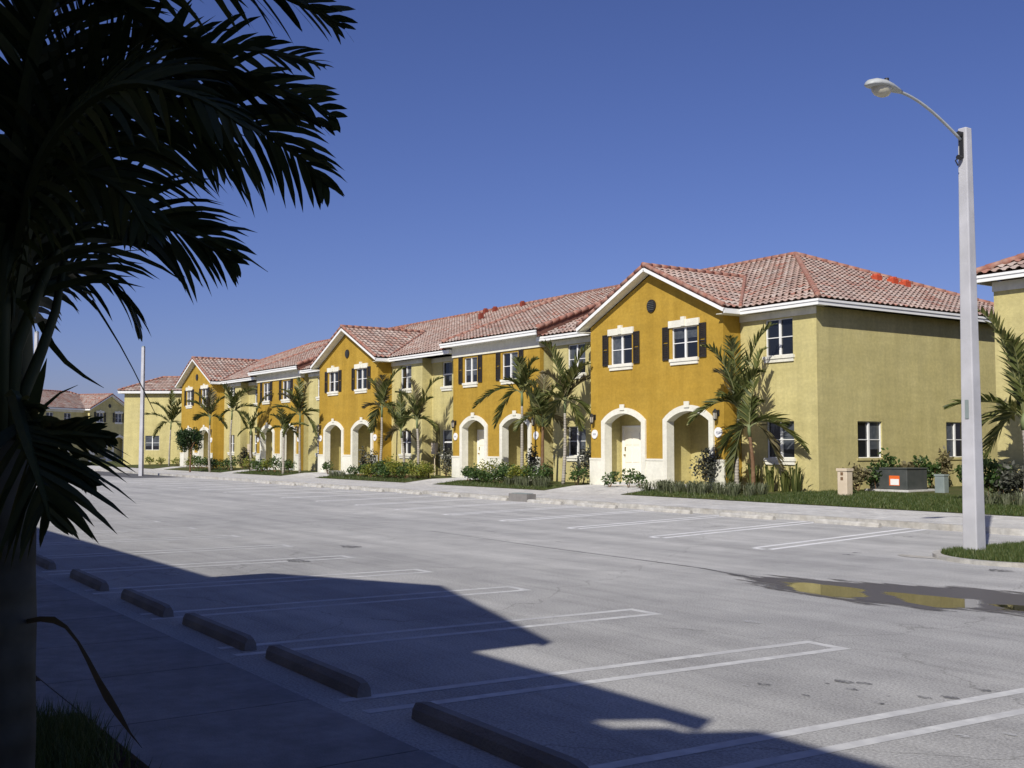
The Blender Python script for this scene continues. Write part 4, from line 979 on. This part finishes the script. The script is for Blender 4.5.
facade_palm((169, 467), (171, 424), [(142, 415), (150, 403), (172, 390), (182, 408), (154, 438), (184, 432)], 'palm in front of the far yellow house beside the bare pole', seed=47)
facade_palm((1027, 508), (1024, 418), [(975, 310), (946, 408), (996, 332), (1010, 340), (1060, 400), (968, 440), (1058, 330), (988, 455)], 'palm at the right edge of the photo beside the lamp post', seed=53, L=.75, n=32, r=.085)

def leaf_ball(mb, c, rx, ry, rz, n, size, rr, m=0, up=.2):
    for _ in range(n):
        while True:
            v = Vector((rr.uniform(-1, 1), rr.uniform(-1, 1), rr.uniform(-1, 1)))
            if v.length < 1: break
        v = v*(.55+.45*rr.random())/max(.35, v.length)**.35
        p = Vector((c[0]+v.x*rx, c[1]+v.y*ry, c[2]+v.z*rz))
        d = Vector((rr.gauss(0, 1), rr.gauss(0, 1), rr.gauss(0, .7)+up)).normalized(); s = d.cross(Vector((rr.gauss(0, 1), rr.gauss(0, 1), rr.gauss(0, 1)))).normalized()
        l = size*rr.uniform(.6, 1.3)
        mb.add([p, p+d*l*.5+s*l*.28, p+d*l, p+d*l*.5-s*l*.28], [(0, 1, 2, 3)], m)
def shrub(x, y, w_, h, mk, label, group, name='shrub', n=220, size=.09, seed=None, cat='shrub'):
    rr = random.Random(seed if seed is not None else int(abs(x*91)+abs(y*17)))
    z = .13+(y-23.85)*(.13/1.35) if y < 25.2 else .26+(y-25.2)*(.1/3.8)
    e = empty(name, (x, y, z)); tag(e, label, cat, group)
    mb = MB(); st = MB()
    n = int(n*1.7); size *= 1.1
    for k in range(5):
        a = rr.uniform(0, 6.28); rad = rr.uniform(.1, .45)*w_
        c = (rad*math.cos(a), rad*.8*math.sin(a), h*rr.uniform(.35, .68))
        leaf_ball(mb, c, w_*rr.uniform(.28, .42), w_*rr.uniform(.28, .42), h*rr.uniform(.28, .42), n//5, size, rr)
        st.tube([(0, 0, -.05), (c[0]*.6, c[1]*.6, c[2]*.6), c], [.014, .01, .005], 4)
    st.build('stem', M['barkb'], e); mb.build('foliage', M[mk], e); return e
def spiky(x, y, h, w_, mk, label, group, n=60, seed=0, cat='grass clump', name='grass_clump', bw=.02):
    rr = random.Random(seed+int(abs(x*37)))
    z = .13+(y-23.85)*(.13/1.35) if y < 25.2 else .26+(y-25.2)*(.1/3.8)
    mb = MB()
    for _ in range(n):
        a = rr.uniform(0, 6.28); r0 = rr.uniform(0, .35)*w_; b = Vector((r0*math.cos(a), r0*math.sin(a), -.02)); a2 = a+rr.uniform(-.6, .6)
        o = Vector((math.cos(a2), math.sin(a2), 0))*w_*rr.uniform(.2, .7); hh = h*rr.uniform(.6, 1.1)
        s = Vector((-math.sin(a2), math.cos(a2), 0))*bw/2; m1 = b+o*.4+Vector((0, 0, hh*.8)); t = b+o+Vector((0, 0, hh*rr.uniform(.7, 1.0)))
        mb.add([b-s, b+s, m1+s, m1-s, t], [(0, 1, 2, 3), (3, 2, 4)])
    o = mb.build(name, M[mk]); o.location = (x, y, z); tag(o, label, cat, group); return o

# hedge and beds: along x between -75 and -24, interrupted by the entry walks
def free(x): return not any(a-.3 < x < c+.3 for a, c in ((-32.9, -28.6), (-57.4, -53), (-43.4, -41.0), (-81, -78.5), (-67, -65)))
x = -50.3
while x < -34.5:
    if free(x): shrub(x, 24.95+rnd.uniform(-.15, .15), 1.0, .78+rnd.uniform(-.2, .15), 'hedge' if rnd.random() < .75 else 'croton', 'low loose green shrub in the hedge of the middle beds', 'dark green hedge shrubs in the middle beds', n=380, size=.10)
    x += .85
x = -49.6
while x < -36.5:
    if free(x): shrub(x, 25.7+rnd.uniform(-.15, .15), .95, .95+rnd.uniform(-.2, .15), 'croton', 'yellow green leafy shrub behind the dark hedge in the middle beds', 'yellow green shrubs in the middle beds', n=200)
    x += 1.05
x = -76
while x < -58:
    if free(x): shrub(x, 24.9, 1.05, .95+rnd.uniform(-.1, .1), 'hedge' if rnd.random() < .6 else 'croton', 'low shrub in the bed before the farther flat fronted block', 'low shrubs in the farther beds', n=160, size=.11)
    x += .95
x = -36.2
while x < -33.4:
    spiky(x, 24.6+rnd.uniform(-.1, .1), .45, .5, 'lirio', 'pale tufted grass clump by the kerb below the forked palm', 'pale grass clumps below the forked palm', n=90); x += .42
x = -28.2
while x < -23.4:
    for yy in (24.75, 25.25): spiky(x+rnd.uniform(-.1, .1), yy+rnd.uniform(-.1, .1), .42, .5, 'lirio', 'pale tufted grass clump in front of the end bay palms', 'pale grass clumps in front of the end bay', n=80)
    x += .45
for x in (-51.8, -52.4, -51.1): spiky(x, 24.5, .4, .5, 'lirio', 'pale tufted grass clump left of the middle beds', 'pale grass clumps left of the middle beds', n=70)
for x, y, h in ((-31.1, 25.1, .6), (-30.3, 25.3, .75), (-29.6, 25.2, .65)): shrub(x+.2, y+.2, .55, h, 'hedge', 'small loose shrub between the two arches of the nearest gable', 'small shrubs between the nearest arches', n=80, size=.12)
for x, y in ((-54.5, 25.3), (-33.2, 25.6)): shrub(x, y, .7, .75, 'hedge', 'loose dark shrub at the pillar of %s' % ('the middle gable' if x < -50 else 'the nearest gable, left side'), 'dark shrubs at gable pillars', n=120, size=.12)
# dull grey upright shrubs
for px, yy, lab in ((583, 26.2, 'tall dull grey shrub against the bay left of the nearest gable'), (446, 26.9, 'dull grey shrub under the small window left of the nearer flat block'), (368, 25.7, 'dull grey shrub at the right pillar of the middle gable'), (704, 25.7, 'dull grey shrub at the right pillar of the nearest gable'), (722, 26.4, 'dull grey shrub against the return of the nearest gable'), (242, 26.6, 'dull grey shrub between the farthest gable and the farther flat block'), (532, 25.9, 'dull grey shrub behind the three palms of the nearer flat block')):
    p = onY(px, 470, yy); shrub(p.x, yy, .75, 1.55, 'conif', lab, 'dull grey upright shrubs', n=420, size=.10)
# leafy stems under the end bay and along the end wall
for x in [-25.6, -25.0, -24.4, -23.8, -23.3]: spiky(x, 26.3+rnd.uniform(-.2, .2), 1.0, .6, 'leaf', 'dark strappy plant under the end bay window', 'strappy plants under the end bay', n=26, bw=.06, cat='plant', name='strap_plant')
k = 0
for y in [27.9+.75*i for i in range(9)]+[]:
    shrub(-22.2+rnd.uniform(-.1, .2), y, .75, .95+rnd.uniform(-.15, .3), 'hedge' if k % 3 else 'leafdry', 'leafy shrub in the bed along the olive end wall', 'shrubs along the end wall', n=170, size=.13); k += 1
for px in (990, 1000, 1012, 1024, 1036):
    p = onY(px, 480, 26.3); shrub(p.x, 26.3, .9, 1.1+rnd.uniform(-.15, .2), 'conif' if px in (1012, 1024) else 'hedge', 'mixed shrub before the right hand house, behind the lamp post', 'shrubs before the right hand house', n=220, size=.12)
for px in (978, 992, 1006, 1020): p = onY(px, 490, 25.3); spiky(p.x, 25.3, .4, .5, 'lirio', 'low grass tuft in the bed right of the lamp post', 'grass tufts right of the lamp post', n=60)
for px in (125, 135, 150, 160, 178): p = onY(px, 463, 26.2); shrub(p.x, 26.2, .9, .7, 'croton', 'low shrub at the foot of the far yellow house', 'shrubs at the far yellow house', n=90, size=.13)

# round street tree
g0 = gnd(190, 474); e = empty('broadleaf_tree', (g0.x, g0.y, 0)); tag(e, 'small round dark green street tree in front of the farthest gable', 'tree')
MB().tube([(0, 0, -.1), (.03, 0, .9), (0, .03, 1.7)], [.06, .05, .035], 7).build('trunk', M['barkb'], e, True)
rr = random.Random(4); mb = MB(); lb = MB()
for _ in range(16):
    a = rr.uniform(0, 6.28); b = rr.uniform(-.8, 1); rad = rr.uniform(.25, .8)*math.cos(b*.9); c = (rad*math.cos(a), rad*math.sin(a), 2.15+.65*b)
    leaf_ball(mb, c, .38, .38, .34, 260, .13, rr); lb.tube([(0, .02, 1.5), (c[0]*.5, c[1]*.5, 1.9+.2*b), c], [.025, .015, .006], 4)
lb.build('branch', M['barkb'], e); mb.build('crown', M['tree'], e)

# turf blades (nobody could count them)
mb = MB(); rr = random.Random(9)
def blade(x, y, z, h, wd=.012):
    a = rr.uniform(0, 6.28); s = Vector((math.cos(a), math.sin(a), 0))*wd/2; b = Vector((x, y, z)); t = b+Vector((rr.gauss(0, .3)*h, rr.gauss(0, .3)*h, h))
    mb.add([b-s, b+s, t], [(0, 1, 2)])
for _ in range(26000):
    x = rr.uniform(-10.83, -8.41); y = rr.uniform(14.8, 20.05)
    if y < cyI and ((x-cxI)/1.2)**2+((y-cyI)/1.2)**2 > 1: continue
    blade(x, y, .05, rr.uniform(.04, .09), .016)
for _ in range(26000):
    x = rr.uniform(-23.2, -13); y = rr.uniform(23.88, 27.6); z = .13+(y-23.85)*(.13/1.35) if y < 25.2 else .26+(y-25.2)*(.1/3.8)
    blade(x, y, z-.01, rr.uniform(.05, .12), .025)
for _ in range(16000):
    x = -13-60*rr.random()**1.6
    if not free(x): continue
    y = rr.uniform(23.88, 25.0); blade(x, y, .13+(y-23.85)*(.13/1.35)-.01, rr.uniform(.05, .12), .035)
tag(mb.build('grass', M['turf']), 'short green turf on the lawn strips and the lamp island', 'grass', kind='stuff')
# rough grass in the near bed
mb = MB()
for _ in range(7000):
    c = rr.choice([(-6.9, 1.25), (-6.6, 1.4), (-7.1, 1.3), (-6.3, 1.2), (-5.9, 1.0), (-6.9, 1.4)]); x = c[0]+rr.gauss(0, .28); y = c[1]+rr.gauss(0, .25)
    if y > 1.74 or x < -7.46: continue
    blade(x, y, .0, rr.uniform(.06, .2), .008)
tag(mb.build('grass', M['turf']), 'unmown grass in the dark bed under the near palm', 'grass', kind='stuff')

# ------------------------------------------------------------------ near palm
PD = 3.0
pb = CC+ray(-2, 447)*PD
npal = empty('palm_tree', (pb.x, pb.y, 0)); tag(npal, 'big dark palm in the shade filling the left edge of the photo', 'palm tree')
o_ = npal.location.copy()
k = 14; tp = []; rad = []
for i in range(k):
    t = i/(k-1); tp.append(Vector((0, 0, -.05+1.85*t))+CR*(.012*math.sin(3*t))); rad.append(.112-.022*t+(.02 if i == 0 else 0)+.003*(i % 2))
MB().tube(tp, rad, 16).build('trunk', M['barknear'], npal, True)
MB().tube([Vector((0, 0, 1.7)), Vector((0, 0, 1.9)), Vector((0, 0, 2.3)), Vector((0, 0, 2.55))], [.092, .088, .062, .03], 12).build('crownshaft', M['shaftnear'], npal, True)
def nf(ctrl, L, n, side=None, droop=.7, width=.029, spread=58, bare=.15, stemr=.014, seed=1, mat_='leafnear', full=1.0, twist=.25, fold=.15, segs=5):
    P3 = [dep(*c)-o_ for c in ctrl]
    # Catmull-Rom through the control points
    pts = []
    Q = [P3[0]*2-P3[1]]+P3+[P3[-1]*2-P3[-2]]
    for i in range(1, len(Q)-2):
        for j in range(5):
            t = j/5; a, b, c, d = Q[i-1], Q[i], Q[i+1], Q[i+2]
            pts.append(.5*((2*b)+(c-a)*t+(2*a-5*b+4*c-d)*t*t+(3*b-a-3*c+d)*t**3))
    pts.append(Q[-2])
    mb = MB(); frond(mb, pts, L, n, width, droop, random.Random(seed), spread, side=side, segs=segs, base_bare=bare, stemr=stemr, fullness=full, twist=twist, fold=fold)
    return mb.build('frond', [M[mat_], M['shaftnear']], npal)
UPV = Vector((0, 0, 1))
S1 = (UPV*.9-CV*.4)
nf([(8, 340, 3.0), (50, 205, 2.95), (130, 108, 2.85), (225, 113, 2.8), (290, 150, 2.8), (328, 186, 2.82)], .36, 40, S1, seed=1, bare=.3, fold=0, twist=.15, droop=.9)
nf([(6, 330, 3.0), (40, 160, 2.8), (120, 75, 2.7), (220, 76, 2.65), (300, 98, 2.65), (335, 118, 2.65)], .27, 38, UPV*.6-CV*.7, seed=2, bare=.2, droop=.6, twist=.35)
nf([(10, 200, 2.9), (40, 20, 2.75), (100, -5, 2.7), (190, 52, 2.65), (270, 98, 2.6), (330, 128, 2.6)], .20, 46, UPV*.35-CV, seed=33, bare=.1, droop=.5, twist=.2, spread=38, width=.036)
nf([(4, 310, 3.0), (45, 130, 2.9), (140, 60, 2.9), (220, 46, 2.9), (290, 56, 2.95), (325, 66, 3.0)], .24, 34, UPV*.3-CV, seed=3, bare=.2, droop=.6, twist=.35)
nf([(0, 250, 2.9), (50, 0, 2.6), (150, -50, 2.45), (240, -22, 2.4), (310, 8, 2.4), (345, 28, 2.4)], .27, 44, UPV*.6-CV*.6, seed=4, bare=.2, droop=.5)
nf([(12, 360, 3.05), (50, 262, 3.1), (110, 215, 3.15), (180, 232, 3.2), (235, 262, 3.2)], .33, 36, UPV*.75-CV*.5, seed=5, bare=.2, droop=.9, twist=.3)
nf([(10, 370, 3.1), (40, 290, 3.2), (90, 268, 3.3), (125, 300, 3.3), (138, 330, 3.3)], .24, 26, UPV*.4-CV, seed=6, bare=.2, droop=.9)
nf([(8, 380, 3.0), (20, 200, 2.9), (60, 60, 2.8), (110, -40, 2.7)], .42, 36, CR*.9+CV*.3, seed=7, bare=.15, droop=.9)
nf([(2, 350, 3.0), (5, 180, 3.1), (20, 20, 3.2), (30, -120, 3.3)], .42, 36, CR, seed=8, bare=.1, droop=.8)
nf([(5, 360, 3.0), (35, 250, 3.05), (95, 150, 3.1), (170, 130, 3.15), (230, 165, 3.2)], .34, 34, UPV*.8-CV*.3, seed=9, bare=.15, droop=1.0)
nf([(0, 340, 3.0), (-20, 180, 2.8), (-70, 60, 2.7), (-140, 40, 2.6)], .4, 34, UPV*.6-CV*.5, seed=10, bare=.15, droop=.9)
nf([(4, 330, 3.0), (40, 170, 2.7), (110, 90, 2.5), (190, 95, 2.4), (250, 130, 2.4)], .3, 34, UPV*.8+CV*.4, seed=12, bare=.15, droop=.8)
nf([(6, 345, 3.0), (30, 220, 2.8), (75, 175, 2.7), (120, 190, 2.65), (150, 235, 2.6)], .26, 30, UPV*.8+CV*.4, seed=14, bare=.15, droop=1.0)
# lower drooping frond in front of the trunk
nf([(14, 400, 2.8), (24, 436, 2.65), (34, 466, 2.6), (44, 496, 2.58), (50, 520, 2.58)], .29, 24, CR*1.0+UPV*.1, seed=21, bare=.25, droop=.55, spread=62, width=.026, twist=.2, fold=.1)
nf([(12, 395, 2.85), (40, 430, 2.7), (75, 434, 2.65), (112, 438, 2.62)], .12, 26, UPV, seed=22, bare=.1, droop=.5, width=.028, spread=42)
nf([(14, 400, 2.85), (40, 452, 2.7), (72, 470, 2.65), (95, 486, 2.62)], .11, 22, UPV, seed=23, bare=.1, droop=.5, width=.026, spread=50)
# split spear leaves and the dead hanging strip
def ribbon(ctrl, wd, name, m_):
    P3 = [dep(*c)-o_ for c in ctrl]; mb = MB(); vs = []; K = len(P3)
    for i, p_ in enumerate(P3):
        T = (P3[min(i+1, K-1)]-P3[max(i-1, 0)]).normalized(); s = T.cross(CV).normalized()*wd[i]/2; vs += [p_-s, p_+s]
    mb.add(vs, [(2*i, 2*i+1, 2*i+3, 2*i+2) for i in range(K-1)]); return mb.build(name, M[m_], npal)
ribbon([(24, 622, 2.95), (40, 619, 2.9), (54, 620, 2.88), (66, 627, 2.87), (78, 642, 2.86), (88, 660, 2.86), (98, 680, 2.86), (108, 698, 2.87), (118, 714, 2.88), (130, 733, 2.9), (142, 748, 2.92)], [.012, .014, .018, .010, .008, .012, .016, .022, .018, .006, .001], 'dead_leaflet', 'deadleaf')
ribbon([(40, 322, 3.0), (52, 345, 3.0), (66, 362, 3.0), (84, 376, 3.0), (104, 388, 3.0)], [.02, .018, .014, .009, .001], 'leaflet', 'leafnear')
ribbon([(28, 440, 2.95), (36, 425, 2.95), (46, 405, 2.95), (60, 393, 2.95), (78, 385, 2.95)], [.02, .016, .010, .006, .001], 'leaflet', 'leafnear')
ribbon([(22, 450, 2.9), (30, 420, 2.9), (36, 395, 2.9), (42, 375, 2.9), (47, 358, 2.9)], [.035, .035, .03, .018, .001], 'leaflet', 'leafnear')
ribbon([(130, 205, 2.9), (170, 222, 2.9), (210, 238, 2.9), (245, 256, 2.9), (268, 272, 2.9)], [.012, .012, .01, .007, .001], 'leaflet', 'leafnear')
ribbon([(92, 300, 3.15), (106, 322, 3.12), (120, 345, 3.1), (133, 369, 3.1), (144, 391, 3.1), (152, 407, 3.1), (157, 417, 3.1)], [.008, .006, .004, .003, .003, .002, .001], 'leaflet', 'leafnear')
# petioles
for ct in ([(10, 430, 2.92), (16, 350, 2.93), (36, 298, 2.95), (62, 235, 2.97), (90, 195, 3.0)], [(20, 440, 2.95), (26, 390, 2.95), (42, 350, 2.97), (56, 310, 3.0), (64, 262, 3.05)], [(0, 440, 2.9), (4, 300, 2.9), (10, 200, 2.9), (24, 90, 2.9)]):
    MB().tube([dep(*c)-o_ for c in ct], [.02, .018, .015, .012, .009][:len(ct)], 7).build('petiole', M['shaftnear'], npal, True)
